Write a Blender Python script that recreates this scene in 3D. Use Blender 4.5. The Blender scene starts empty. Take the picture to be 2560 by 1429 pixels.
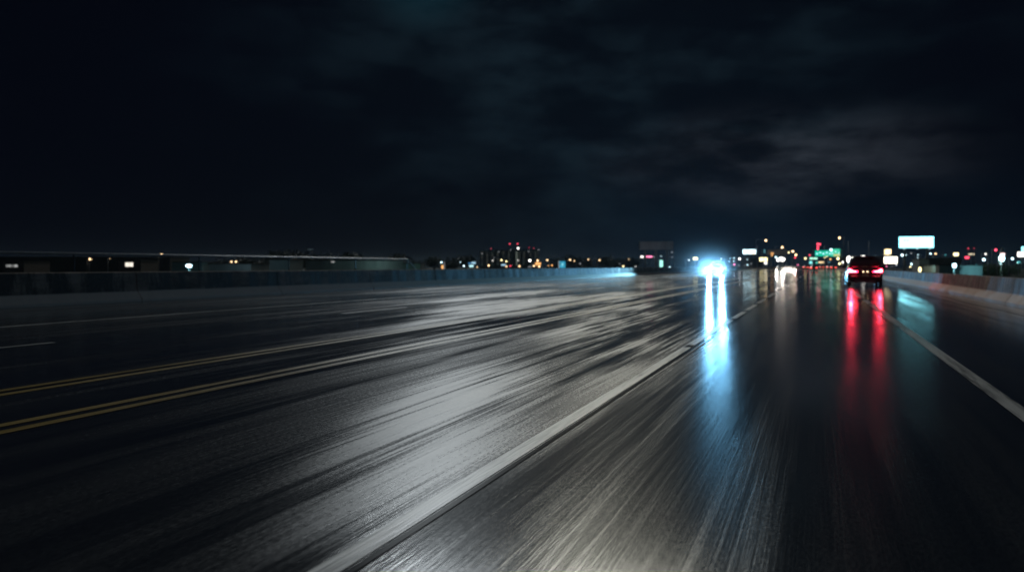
import bpy, bmesh, math, random
from mathutils import Vector, Matrix

random.seed(7)
S = bpy.context.scene
COL = S.collection
PI = math.pi

# ------------------------------------------------------------------ camera geometry (photo is 2560 x 1429)
F = 2000.0            # focal length in photo pixels
CH = 1.25             # camera height
HZ = 665.0            # horizon row
TH = math.atan(765.0 / F)
CT, ST = math.cos(TH), math.sin(TH)


def at(u, v, z):
    x = (u - 1280.0) / F * z
    return Vector((x * CT - z * ST, x * ST + z * CT, CH + (HZ - v) / F * z))


def dirpx(u, v):
    return (at(u, v, 1.0) - Vector((0, 0, CH))).normalized()


def depth_of(X, u):           # depth along the view axis of a line at lateral offset X seen at column u
    return F * X / (CT * (u - 2045.0))


def along(X, z):              # distance along the road
    return (z + X * ST) / CT


GZ = -5.0                     # town ground level, the highway is raised above it

# ------------------------------------------------------------------ helpers


def tag(o, label=None, cat=None, group=None, kind=None):
    if label: o['label'] = label
    if cat: o['category'] = cat
    if group: o['group'] = group
    if kind: o['kind'] = kind
    return o


def empty(name, loc, rz=0.0):
    o = bpy.data.objects.new(name, None)
    COL.objects.link(o)
    o.location = loc
    o.rotation_euler = (0, 0, rz)
    o.empty_display_size = 0.2
    return o


class MB:
    def __init__(s):
        s.v, s.f = [], []

    def add(s, vs, fs):
        b = len(s.v)
        s.v += [tuple(p) for p in vs]
        s.f += [tuple(b + i for i in f) for f in fs]
        return s

    def box(s, c, d, rz=0.0):
        cx, cy, cz = c
        hx, hy, hz = d[0] / 2, d[1] / 2, d[2] / 2
        vs = []
        for z in (-hz, hz):
            for x, y in ((-hx, -hy), (hx, -hy), (hx, hy), (-hx, hy)):
                X = x * math.cos(rz) - y * math.sin(rz)
                Y = x * math.sin(rz) + y * math.cos(rz)
                vs.append((cx + X, cy + Y, cz + z))
        return s.add(vs, [(3, 2, 1, 0), (4, 5, 6, 7), (0, 1, 5, 4), (1, 2, 6, 5), (2, 3, 7, 6), (3, 0, 4, 7)])

    def tube(s, p, q, r0, r1=None, n=8):
        r1 = r0 if r1 is None else r1
        p, q = Vector(p), Vector(q)
        a = (q - p).normalized()
        t = Vector((0, 0, 1)) if abs(a.z) < 0.9 else Vector((1, 0, 0))
        e1 = a.cross(t).normalized()
        e2 = a.cross(e1)
        vs = []
        for c, r in ((p, r0), (q, r1)):
            for k in range(n):
                w = 2 * PI * k / n
                vs.append(c + e1 * (math.cos(w) * r) + e2 * (math.sin(w) * r))
        fs = [(k, (k + 1) % n, n + (k + 1) % n, n + k) for k in range(n)]
        fs += [tuple(range(n - 1, -1, -1)), tuple(range(n, 2 * n))]
        return s.add(vs, fs)

    def ball(s, c, rx, ry=None, rz=None, n=12, m=7):
        ry = rx if ry is None else ry
        rz = rx if rz is None else rz
        c = Vector(c)
        vs = [c + Vector((0, 0, -rz))]
        for i in range(1, m):
            a = -PI / 2 + PI * i / m
            for k in range(n):
                w = 2 * PI * k / n
                vs.append(c + Vector((rx * math.cos(a) * math.cos(w), ry * math.cos(a) * math.sin(w), rz * math.sin(a))))
        vs.append(c + Vector((0, 0, rz)))
        fs = [(0, 1 + (k + 1) % n, 1 + k) for k in range(n)]
        for i in range(m - 2):
            for k in range(n):
                a, b = 1 + i * n + k, 1 + i * n + (k + 1) % n
                fs.append((a, b, b + n, a + n))
        last = len(vs) - 1
        o = 1 + (m - 2) * n
        fs += [(o + k, o + (k + 1) % n, last) for k in range(n)]
        return s.add(vs, fs)

    def rings(s, rs, cap=True):
        n = len(rs[0])
        vs = [p for r in rs for p in r]
        fs = []
        for i in range(len(rs) - 1):
            for k in range(n):
                a, b = i * n + k, i * n + (k + 1) % n
                fs.append((a, b, b + n, a + n))
        if cap:
            fs += [tuple(range(n - 1, -1, -1)), tuple(range((len(rs) - 1) * n, len(rs) * n))]
        return s.add(vs, fs)

    def prism(s, poly, y0, y1):       # polygon (x, z) extruded along y
        n = len(poly)
        vs = [(x, y0, z) for x, z in poly] + [(x, y1, z) for x, z in poly]
        fs = [(k, (k + 1) % n, n + (k + 1) % n, n + k) for k in range(n)]
        fs += [tuple(range(n - 1, -1, -1)), tuple(range(n, 2 * n))]
        return s.add(vs, fs)

    def xform(s, M):
        s.v = [tuple(M @ Vector(p)) for p in s.v]
        return s

    def build(s, name, mat, parent=None, smooth=False):
        me = bpy.data.meshes.new(name)
        me.from_pydata(s.v, [], s.f)
        bm = bmesh.new()
        bm.from_mesh(me)
        bmesh.ops.recalc_face_normals(bm, faces=bm.faces)
        bm.to_mesh(me)
        bm.free()
        if smooth:
            for p in me.polygons: p.use_smooth = True
        me.materials.append(mat)
        o = bpy.data.objects.new(name, me)
        COL.objects.link(o)
        if parent: o.parent = parent
        return o


def copy_tree(o, parent=None):
    c = o.copy()
    COL.objects.link(c)
    if parent: c.parent = parent
    for ch in list(o.children):
        copy_tree(ch, c)
    return c


# ------------------------------------------------------------------ materials
MATS = {}


def nodes_of(name):
    m = bpy.data.materials.new(name)
    m.use_nodes = True
    nt = m.node_tree
    return m, nt, nt.nodes['Principled BSDF']


def mix_rgb(nt, fac, a, b):
    n = nt.nodes.new('ShaderNodeMix')
    n.data_type = 'RGBA'
    L = nt.links
    if isinstance(fac, (int, float)): n.inputs[0].default_value = fac
    else: L.new(fac, n.inputs[0])
    for v, i in ((a, 6), (b, 7)):
        if isinstance(v, (tuple, list)): n.inputs[i].default_value = (*v[:3], 1)
        else: L.new(v, n.inputs[i])
    return n.outputs[2]


def noise(nt, vec, scale, detail=4, rough=0.55):
    n = nt.nodes.new('ShaderNodeTexNoise')
    n.inputs['Scale'].default_value = scale
    n.inputs['Detail'].default_value = detail
    n.inputs['Roughness'].default_value = rough
    nt.links.new(vec, n.inputs['Vector'])
    return n.outputs['Fac']


def mapping(nt, vec, scale=(1, 1, 1), loc=(0, 0, 0)):
    n = nt.nodes.new('ShaderNodeMapping')
    n.inputs['Scale'].default_value = scale
    n.inputs['Location'].default_value = loc
    nt.links.new(vec, n.inputs['Vector'])
    return n.outputs['Vector']


def mrange(nt, v, a, b, c, d, smooth=False):
    n = nt.nodes.new('ShaderNodeMapRange')
    n.interpolation_type = 'SMOOTHSTEP' if smooth else 'LINEAR'
    n.inputs[1].default_value = a
    n.inputs[2].default_value = b
    n.inputs[3].default_value = c
    n.inputs[4].default_value = d
    nt.links.new(v, n.inputs[0])
    return n.outputs[0]


def fmath(nt, op, a, b=None):
    n = nt.nodes.new('ShaderNodeMath')
    n.operation = op
    for i, v in enumerate((a, b)):
        if v is None: continue
        if isinstance(v, (int, float)): n.inputs[i].default_value = v
        else: nt.links.new(v, n.inputs[i])
    return n.outputs[0]


def vmath(nt, op, a, b=None, out=0):
    n = nt.nodes.new('ShaderNodeVectorMath')
    n.operation = op
    for i, v in enumerate((a, b)):
        if v is None: continue
        if isinstance(v, (tuple, list, Vector)): n.inputs[i].default_value = tuple(v)
        else: nt.links.new(v, n.inputs[i])
    return n.outputs[out]


def texco(nt, which='Object'):
    return nt.nodes.new('ShaderNodeTexCoord').outputs[which]


def surf(name, col, rough=0.5, metal=0.0, var=0.25, scale=3.0, spec=0.5, stretch=(1, 1, 1), bump=0.0, coat=0.0):
    """Principled with a soft procedural variation of colour and gloss."""
    if name in MATS: return MATS[name]
    m, nt, p = nodes_of(name)
    vec = mapping(nt, texco(nt), stretch)
    f = noise(nt, vec, scale, 5)
    a = tuple(c * (1 - var) for c in col)
    b = tuple(min(1, c * (1 + var)) for c in col)
    nt.links.new(mix_rgb(nt, mrange(nt, f, 0.3, 0.7, 0, 1), a, b), p.inputs['Base Color'])
    nt.links.new(mrange(nt, f, 0.3, 0.7, max(0.02, rough * 0.8), min(1, rough * 1.2)), p.inputs['Roughness'])
    p.inputs['Metallic'].default_value = metal
    p.inputs['Specular IOR Level'].default_value = spec
    p.inputs['Coat Weight'].default_value = coat
    if bump:
        b_ = nt.nodes.new('ShaderNodeBump')
        b_.inputs['Strength'].default_value = bump
        b_.inputs['Distance'].default_value = 0.02
        nt.links.new(f, b_.inputs['Height'])
        nt.links.new(b_.outputs[0], p.inputs['Normal'])
    MATS[name] = m
    return m


def glow(name, col, strength=1.0, mottled=0.0, scale=2.0):
    if name in MATS: return MATS[name]
    m, nt, p = nodes_of(name)
    p.inputs['Base Color'].default_value = (0.05, 0.05, 0.05, 1)
    p.inputs['Roughness'].default_value = 0.4
    p.inputs['Emission Color'].default_value = (*col, 1)
    p.inputs['Emission Strength'].default_value = strength
    if mottled:
        f = noise(nt, texco(nt), scale, 3)
        nt.links.new(mix_rgb(nt, mrange(nt, f, 0.35, 0.65, 0, 1), tuple(c * (1 - mottled) for c in col), tuple(c * (1 + mottled) for c in col)), p.inputs['Emission Color'])
    MATS[name] = m
    return m


def wet_road():
    m, nt, p = nodes_of('wet_asphalt')
    L = nt.links
    o = texco(nt)
    fine = noise(nt, mapping(nt, o, (75.0, 0.55, 1)), 1.0, 4, 0.6)        # tined grooves that run with the traffic
    finer = noise(nt, mapping(nt, o, (150.0, 1.0, 1), (7, 3, 0)), 1.0, 3, 0.6)
    streak = noise(nt, mapping(nt, o, (2.6, 0.10, 1), (3, 1, 0)), 1.0, 5, 0.6)
    patch = noise(nt, mapping(nt, o, (0.42, 0.055, 1), (11, 5, 0)), 1.0, 4, 0.55)
    grit = noise(nt, mapping(nt, o, (70, 22, 1)), 1.0, 2, 0.5)
    # base colour: dark worn asphalt
    c1 = mix_rgb(nt, mrange(nt, streak, 0.3, 0.7, 0, 1), (0.014, 0.0165, 0.020), (0.028, 0.031, 0.034))
    c2 = mix_rgb(nt, mrange(nt, grit, 0.3, 0.7, 0, 1), (0.6, 0.6, 0.6), (1.3, 1.3, 1.3))
    mul = nt.nodes.new('ShaderNodeMix'); mul.data_type = 'RGBA'; mul.blend_type = 'MULTIPLY'
    mul.inputs[0].default_value = 1
    L.new(c1, mul.inputs[6]); L.new(c2, mul.inputs[7])
    L.new(mul.outputs[2], p.inputs['Base Color'])
    # standing water film: where the patch noise is low the film is smooth, elsewhere rough
    mid = noise(nt, mapping(nt, o, (14.0, 0.22, 1), (5, 8, 0)), 1.0, 4, 0.6)
    w = fmath(nt, 'ADD', fmath(nt, 'ADD', fmath(nt, 'MULTIPLY', streak, 0.36), fmath(nt, 'MULTIPLY', patch, 0.42)), fmath(nt, 'MULTIPLY', mid, 0.22))
    # two coarser stretches of old surface, polished elsewhere by the wheels
    def worn(cx, cy, a, b_):
        d = vmath(nt, 'MULTIPLY', vmath(nt, 'SUBTRACT', o, (cx, cy, 0)), (1 / a, 1 / b_, 0))
        return mrange(nt, vmath(nt, 'LENGTH', d, None, 1), 0.25, 1.0, 1.0, 0.0, True)
    wobble = nt.nodes.new('ShaderNodeTexNoise'); wobble.inputs['Scale'].default_value = 0.35; wobble.inputs['Detail'].default_value = 3
    L.new(mapping(nt, o, (1.0, 0.35, 1)), wobble.inputs['Vector'])
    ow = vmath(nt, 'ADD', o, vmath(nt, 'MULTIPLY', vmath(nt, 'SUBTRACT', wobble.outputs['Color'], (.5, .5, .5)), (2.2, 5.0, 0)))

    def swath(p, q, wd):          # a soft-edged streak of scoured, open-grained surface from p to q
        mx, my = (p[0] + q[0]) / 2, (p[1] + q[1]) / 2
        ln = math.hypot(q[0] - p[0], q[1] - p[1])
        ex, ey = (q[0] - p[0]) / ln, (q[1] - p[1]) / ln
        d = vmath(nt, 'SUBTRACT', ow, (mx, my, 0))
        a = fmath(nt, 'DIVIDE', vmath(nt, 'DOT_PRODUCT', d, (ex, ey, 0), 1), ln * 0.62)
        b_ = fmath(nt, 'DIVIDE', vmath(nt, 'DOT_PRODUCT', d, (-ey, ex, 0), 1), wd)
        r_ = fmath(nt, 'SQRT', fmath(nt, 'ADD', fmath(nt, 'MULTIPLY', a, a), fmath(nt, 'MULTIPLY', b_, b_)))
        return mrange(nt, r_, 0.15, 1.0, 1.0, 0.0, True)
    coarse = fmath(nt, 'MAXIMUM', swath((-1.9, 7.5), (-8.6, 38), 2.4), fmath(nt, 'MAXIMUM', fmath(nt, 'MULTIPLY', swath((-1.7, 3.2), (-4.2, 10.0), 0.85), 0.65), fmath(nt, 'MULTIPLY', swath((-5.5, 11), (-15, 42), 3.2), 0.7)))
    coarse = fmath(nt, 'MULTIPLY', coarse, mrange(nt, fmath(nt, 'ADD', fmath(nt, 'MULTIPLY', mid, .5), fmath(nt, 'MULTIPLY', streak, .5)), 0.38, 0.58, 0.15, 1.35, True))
    sx_ = nt.nodes.new('ShaderNodeSeparateXYZ'); L.new(o, sx_.inputs[0])
    ours = fmath(nt, 'ADD', mrange(nt, sx_.outputs[0], -2.1, -1.5, 1.0, 1.1, True), mrange(nt, sx_.outputs[0], -9.0, -4.5, 0.22, 0.0, True))     # our lane is polished smoother by traffic
    even = mrange(nt, sx_.outputs[0], -2.1, -1.5, 0.0, 0.6, True)
    dry0 = mrange(nt, w, 0.42, 0.57, 0.0, 1.0, True)
    dry1 = fmath(nt, 'ADD', fmath(nt, 'MULTIPLY', dry0, fmath(nt, 'SUBTRACT', 1.0, even)), fmath(nt, 'MULTIPLY', even, 0.6))
    dry = fmath(nt, 'MULTIPLY', dry1, ours)
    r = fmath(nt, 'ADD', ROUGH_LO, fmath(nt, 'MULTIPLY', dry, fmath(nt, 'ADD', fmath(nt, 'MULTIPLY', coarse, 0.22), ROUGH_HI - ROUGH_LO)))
    r2 = fmath(nt, 'ADD', r, fmath(nt, 'MULTIPLY', fmath(nt, 'SUBTRACT', fine, 0.5), fmath(nt, 'ADD', 0.04, fmath(nt, 'MULTIPLY', dry, 0.22))))
    r2 = fmath(nt, 'ADD', r2, fmath(nt, 'MULTIPLY', fmath(nt, 'SUBTRACT', grit, 0.5), fmath(nt, 'MULTIPLY', dry, 0.22)))
    r3 = nt.nodes.new('ShaderNodeClamp'); L.new(r2, r3.inputs[0]); r3.inputs[1].default_value = 0.06; r3.inputs[2].default_value = 0.75
    L.new(r3.outputs[0], p.inputs['Roughness'])
    p.inputs['IOR'].default_value = 1.40
    L.new(mrange(nt, w, 0.42, 0.56, 0.25, 0.75, True), p.inputs['Specular IOR Level'])
    # a thin clear film of rain over part of the surface
    L.new(mrange(nt, w, 0.40, 0.60, 0.95, 0.14, True), p.inputs['Coat Weight'])
    p.inputs['Coat Roughness'].default_value = 0.085
    p.inputs['Coat IOR'].default_value = 1.33
    hgt = fmath(nt, 'ADD', fmath(nt, 'MULTIPLY', fine, 1.0), fmath(nt, 'MULTIPLY', finer, 0.4))
    hgt2 = fmath(nt, 'ADD', hgt, fmath(nt, 'MULTIPLY', streak, 1.2))
    b = nt.nodes.new('ShaderNodeBump')
    b.inputs['Strength'].default_value = 0.2
    b.inputs['Distance'].default_value = 0.005
    L.new(hgt2, b.inputs['Height'])
    L.new(b.outputs[0], p.inputs['Normal'])
    bc = nt.nodes.new('ShaderNodeBump')
    bc.inputs['Strength'].default_value = 0.12
    bc.inputs['Distance'].default_value = 0.006
    L.new(hgt2, bc.inputs['Height'])
    L.new(bc.outputs[0], p.inputs['Coat Normal'])
    return m


ROUGH_LO, ROUGH_HI = 0.11, 0.225


def paint(name, col, wear=0.45, coat=0.5):
    m, nt, p = nodes_of(name)
    o = texco(nt)
    f = noise(nt, mapping(nt, o, (9, 0.35, 1)), 1.0, 5, 0.65)
    f2 = noise(nt, mapping(nt, o, (60, 2.0, 1)), 1.0, 3, 0.6)
    g = fmath(nt, 'ADD', fmath(nt, 'MULTIPLY', f, 0.6), fmath(nt, 'MULTIPLY', f2, 0.4))
    worn = tuple(c * 0.22 + 0.01 for c in col)
    nt.links.new(mix_rgb(nt, mrange(nt, g, wear - 0.06, wear + 0.06, 0, 1), worn, col), p.inputs['Base Color'])
    nt.links.new(mrange(nt, g, 0.3, 0.7, 0.2, 0.5), p.inputs['Roughness'])
    p.inputs['Specular IOR Level'].default_value = 0.3
    p.inputs['Coat Weight'].default_value = coat
    p.inputs['Coat Roughness'].default_value = 0.2
    b = nt.nodes.new('ShaderNodeBump')
    b.inputs['Strength'].default_value = 0.3
    b.inputs['Distance'].default_value = 0.004
    nt.links.new(f2, b.inputs['Height'])
    nt.links.new(b.outputs[0], p.inputs['Normal'])
    return m


def concrete(name='barrier_concrete', tone=(1, 1, 1)):
    m, nt, p = nodes_of(name)
    L = nt.links
    o = texco(nt)
    big = noise(nt, mapping(nt, o, (1.2, 0.6, 2.0)), 1.0, 6, 0.65)
    run = noise(nt, mapping(nt, o, (1.5, 1.3, 0.25), (4, 9, 2)), 1.0, 5, 0.7)
    fine = noise(nt, mapping(nt, o, (12, 12, 12)), 1.0, 4, 0.6)
    c = mix_rgb(nt, mrange(nt, big, 0.35, 0.66, 0, 1), (0.09, 0.09, 0.088), (0.50, 0.49, 0.47))
    stain = mrange(nt, run, 0.44, 0.56, 0, 0.92, True)
    c = mix_rgb(nt, stain, c, (0.04, 0.04, 0.04))
    c = mix_rgb(nt, mrange(nt, fine, 0.3, 0.75, 0, 0.25), c, (0.4, 0.39, 0.37))
    # paler toe below the kink, darker face above it
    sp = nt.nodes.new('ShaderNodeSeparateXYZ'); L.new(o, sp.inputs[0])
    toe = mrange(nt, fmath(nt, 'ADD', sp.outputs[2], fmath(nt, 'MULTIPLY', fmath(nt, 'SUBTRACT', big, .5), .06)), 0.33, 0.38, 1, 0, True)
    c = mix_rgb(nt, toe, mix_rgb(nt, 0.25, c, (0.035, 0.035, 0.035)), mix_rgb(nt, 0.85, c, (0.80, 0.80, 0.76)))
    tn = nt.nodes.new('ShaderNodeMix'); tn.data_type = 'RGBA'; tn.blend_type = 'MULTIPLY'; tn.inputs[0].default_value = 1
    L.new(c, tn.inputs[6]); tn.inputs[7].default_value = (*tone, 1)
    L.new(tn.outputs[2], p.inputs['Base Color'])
    L.new(mrange(nt, run, 0.4, 0.6, 0.9, 0.7), p.inputs['Roughness'])
    p.inputs['Specular IOR Level'].default_value = 0.15
    b = nt.nodes.new('ShaderNodeBump')
    b.inputs['Strength'].default_value = 0.25
    b.inputs['Distance'].default_value = 0.01
    L.new(fine, b.inputs['Height'])
    L.new(b.outputs[0], p.inputs['Normal'])
    return m


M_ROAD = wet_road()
M_WHITE = paint('worn_white_paint', (0.46, 0.46, 0.44), 0.48, 0.2)
M_YEL = paint('worn_yellow_paint', (0.22, 0.15, 0.03), 0.44, 0.08)
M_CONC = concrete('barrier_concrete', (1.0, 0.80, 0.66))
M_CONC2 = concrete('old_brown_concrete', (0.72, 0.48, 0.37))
M_GUT = surf('gutter_concrete', (0.012, 0.012, 0.013), 0.14, scale=2.0, stretch=(1, 0.1, 1), bump=0.15)
M_SOIL = surf('dark_ground', (0.03, 0.034, 0.026), 0.95, scale=0.15, var=0.4, spec=0.03)
M_STEEL = surf('galvanised_steel', (0.32, 0.33, 0.34), 0.4, 0.85, scale=4)
M_POLE = surf('grey_pole_paint', (0.16, 0.165, 0.17), 0.45, 0.3, scale=4)
M_DARKM = surf('dark_metal', (0.03, 0.032, 0.035), 0.5, 0.5)
M_BLACK = surf('black_plastic', (0.012, 0.012, 0.013), 0.5)
M_TYRE = surf('tyre_rubber', (0.015, 0.015, 0.016), 0.75)
M_GLASS = surf('dark_car_glass', (0.006, 0.007, 0.009), 0.06, var=0.1, spec=0.6)
M_CARD = surf('dark_car_paint', (0.018, 0.017, 0.02), 0.28, 0.2, coat=0.6, var=0.1)
M_CARS = surf('silver_car_paint', (0.22, 0.225, 0.235), 0.3, 0.4, coat=0.6, var=0.1)
M_BUMP = surf('grey_bumper_plastic', (0.26, 0.26, 0.27), 0.5)
M_RIM = surf('alloy_rim', (0.35, 0.35, 0.36), 0.3, 0.9)
M_PLATE = surf('number_plate', (0.6, 0.52, 0.36), 0.45, var=0.1)
M_TAIL = glow('brake_lamp', (1.0, 0.016, 0.05), 26.0)
M_TAILC = glow('brake_lamp_core', (1.0, 0.25, 0.28), 14.0)
M_TAILF = glow('far_tail_lamp', (1.0, 0.10, 0.07), 5.0)
M_TAILO = glow('far_tail_lamp_amber', (1.0, 0.30, 0.12), 5.0)
M_REFL = surf('red_reflector', (0.35, 0.01, 0.02), 0.2, var=0.1)
M_HEAD = glow('headlamp', (0.75, 0.95, 1.0), 60.0)
M_HEADF = glow('far_headlamp', (1.0, 0.93, 0.85), 5.0)
M_PLAMP = glow('plate_lamp', (1.0, 0.72, 0.42), 7.0)
M_LEAF = surf('leaf', (0.05, 0.065, 0.03), 0.6, var=0.4, scale=1.2)
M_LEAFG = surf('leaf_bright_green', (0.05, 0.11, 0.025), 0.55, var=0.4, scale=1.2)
M_BARK = surf('bark', (0.07, 0.055, 0.04), 0.85, scale=6)
M_STUCCO = surf('pale_stucco', (0.30, 0.31, 0.30), 0.75, scale=0.5)
M_TIN = surf('painted_metal_siding', (0.24, 0.29, 0.29), 0.5, scale=0.4, stretch=(1, 1, 0.2))
M_DWALL = surf('dark_brick_wall', (0.12, 0.10, 0.09), 0.8, scale=1.0)
M_ROOF = surf('dark_roof_felt', (0.04, 0.04, 0.042), 0.8)
M_PANEL = surf('grey_vinyl_panel', (0.30, 0.30, 0.31), 0.6, scale=0.5, stretch=(1.0, 1.0, 0.1), var=0.3)

# ------------------------------------------------------------------ ground, highway deck
D0, D1 = -45.0, 1500.0
XL, XR = -22.6, 5.75
mb = MB().add([(-1500, -300, GZ), (1500, -300, GZ), (1500, 2600, GZ), (-1500, 2600, GZ)], [(0, 1, 2, 3)])
tag(mb.build('ground', M_SOIL), kind='structure')
# raised highway body (retaining sides)
mb = MB().prism([(XL - 0.9, -0.02), (XL - 4.0, GZ - 0.2), (XR + 4.0, GZ - 0.2), (XR + 0.9, -0.02)], D0, D1)
tag(mb.build('embankment', M_SOIL), kind='structure')
# road surface, a long strip in several lengths so that shading coordinates stay tidy
mb = MB()
ys = [D0, 0, 40, 120, 300, 700, D1]
vs = []
for y in ys:
    vs += [(XL - 0.8, y, 0), (XR + 0.8, y, 0)]
mb.add(vs, [(2 * i, 2 * i + 1, 2 * i + 3, 2 * i + 2) for i in range(len(ys) - 1)])
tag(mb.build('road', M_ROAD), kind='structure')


def strip(name, x, w, y0, y1, mat, z=0.004):
    mb = MB().add([(x - w / 2, y0, z), (x + w / 2, y0, z), (x + w / 2, y1, z), (x - w / 2, y1, z)], [(0, 1, 2, 3)])
    return tag(mb.build(name, mat), kind='structure')


strip('gutter', XL + 1.1, 2.0, D0, D1, M_GUT)
strip('gutter', XR - 0.55, 0.8, D0, D1, M_GUT)
strip('road_marking', -15.65, 0.14, D0, D1, M_WHITE)                # white edge line
for y0 in (2.5 - 12 * 2, 2.5 - 12):
    strip('road_marking', -11.7, 0.13, y0, y0 + 3.2, M_WHITE)
zz = depth_of(-11.7, 135)
dd = along(-11.7, zz)
strip('road_marking', -11.7, 0.13, dd - 3.5, dd, M_WHITE)
for k in range(1, 60):
    strip('road_marking', -11.7, 0.13, dd + 12 * k - 3.5, dd + 12 * k, M_WHITE)
for xc in (-7.53, -5.86):                                           # two double yellow lines
    for s in (-1, 1):
        strip('road_marking', xc + s * 0.125, 0.12, D0, D1, M_YEL)


def zrow(v): return F * CH / (v - HZ)


LX = -1.885
for v0, v1 in ((4000, 868), (862, 800), (796, 780), (775, 762), (757, 748), (742, 733), (727, 721), (716, 712), (708, 704), (700, 697), (693, 691), (688, 686.5), (684, 683)):
    strip('lane_marking', LX, 0.125, along(LX, zrow(v0)), along(LX, zrow(v1)), M_WHITE)
strip('road_joint', LX + 0.10, 0.035, D0, 260, M_GUT, 0.005)
RX = 1.62
for v0, v1 in ((4000, 762), (759, 750), (744, 722), (712, 706), (702, 697), (693, 690), (687, 685), (682, 681)):
    strip('lane_marking', RX, 0.16, along(RX, zrow(v0)), along(RX, zrow(v1)), M_WHITE)


def barrier(name, prof, step, off, label, mat=None):
    """prof: list of (x, z) closed outline; narrow contraction grooves every `step` metres."""
    cx = sum(p[0] for p in prof) / len(prof)
    rings = []

    def ring(y, k):
        return [(cx + (x - cx) * k, y, z if z < 0.1 else z * (1 - (1 - k) * 0.25)) for x, z in prof]
    rings.append(ring(D0, 1))
    y = D0 + off
    while y < D1 - 1:
        g = 0.02
        if y < 420:
            rings += [ring(y - g, 1), ring(y - g * 0.7, 0.9), ring(y + g * 0.7, 0.9), ring(y + g, 1)]
        y += step
    rings.append(ring(D1, 1))
    o = MB().rings(rings).build(name, mat or M_CONC)
    return tag(o, label, 'barrier')


lp = [(XL + 0.02, 0.0), (XL + 0.02, 0.08), (XL - 0.20, 0.36), (XL - 0.27, 1.02), (XL - 0.30, 1.05), (XL - 0.56, 1.05), (XL - 0.60, 1.02), (XL - 0.62, 0.0)]
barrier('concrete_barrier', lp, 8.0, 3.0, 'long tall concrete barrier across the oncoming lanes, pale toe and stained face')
rp = [(XR - 0.02, 0.0), (XR - 0.02, 0.08), (XR + 0.17, 0.32), (XR + 0.25, 0.84), (XR + 0.27, 0.87), (XR + 0.45, 0.87), (XR + 0.48, 0.84), (XR + 0.52, 0.0)]
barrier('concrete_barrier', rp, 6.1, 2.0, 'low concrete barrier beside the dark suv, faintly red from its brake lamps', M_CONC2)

# handrail on the outer edge beyond the tall barrier; ends with a sloping brace
HX = -24.0
zend = depth_of(HX, 1018)
yend = along(HX, zend)
rail = empty('metal_railing', (HX, 0, GZ))
tag(rail, 'thin steel railing standing above and behind the long tall barrier', 'railing')
mb = MB().tube((0, D0, 1.68 - GZ), (0, yend, 1.68 - GZ), 0.036)
mb.build('top_rail', M_POLE, rail)
MB().tube((0, yend, 1.68 - GZ), (0, yend + 2.6, 0.2 - GZ), 0.035).build('end_brace', M_STEEL, rail)
y = yend
while y > -10:
    MB().tube((0, y, -0.6 - GZ), (0, y, 1.66 - GZ), 0.03, n=6).build('post', M_DARKM, rail)
    y -= 6.0

# ------------------------------------------------------------------ vehicles


def rrect(cx, cy, hx, hy, r, n=4):
    pts = []
    for sx, sy, a0 in ((1, -1, -PI / 2), (1, 1, 0), (-1, 1, PI / 2), (-1, -1, PI)):
        for k in range(n + 1):
            a = a0 + PI / 2 * k / n
            pts.append((cx + sx * (hx - r) + r * math.cos(a), cy + sy * (hy - r) + r * math.sin(a)))
    return pts


def lerp_tab(tab, z, col):
    for a, b in zip(tab, tab[1:]):
        if a[0] <= z <= b[0]:
            t = (z - a[0]) / (b[0] - a[0])
            return a[col] + (b[col] - a[col]) * t
    return tab[-1][col]


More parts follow.
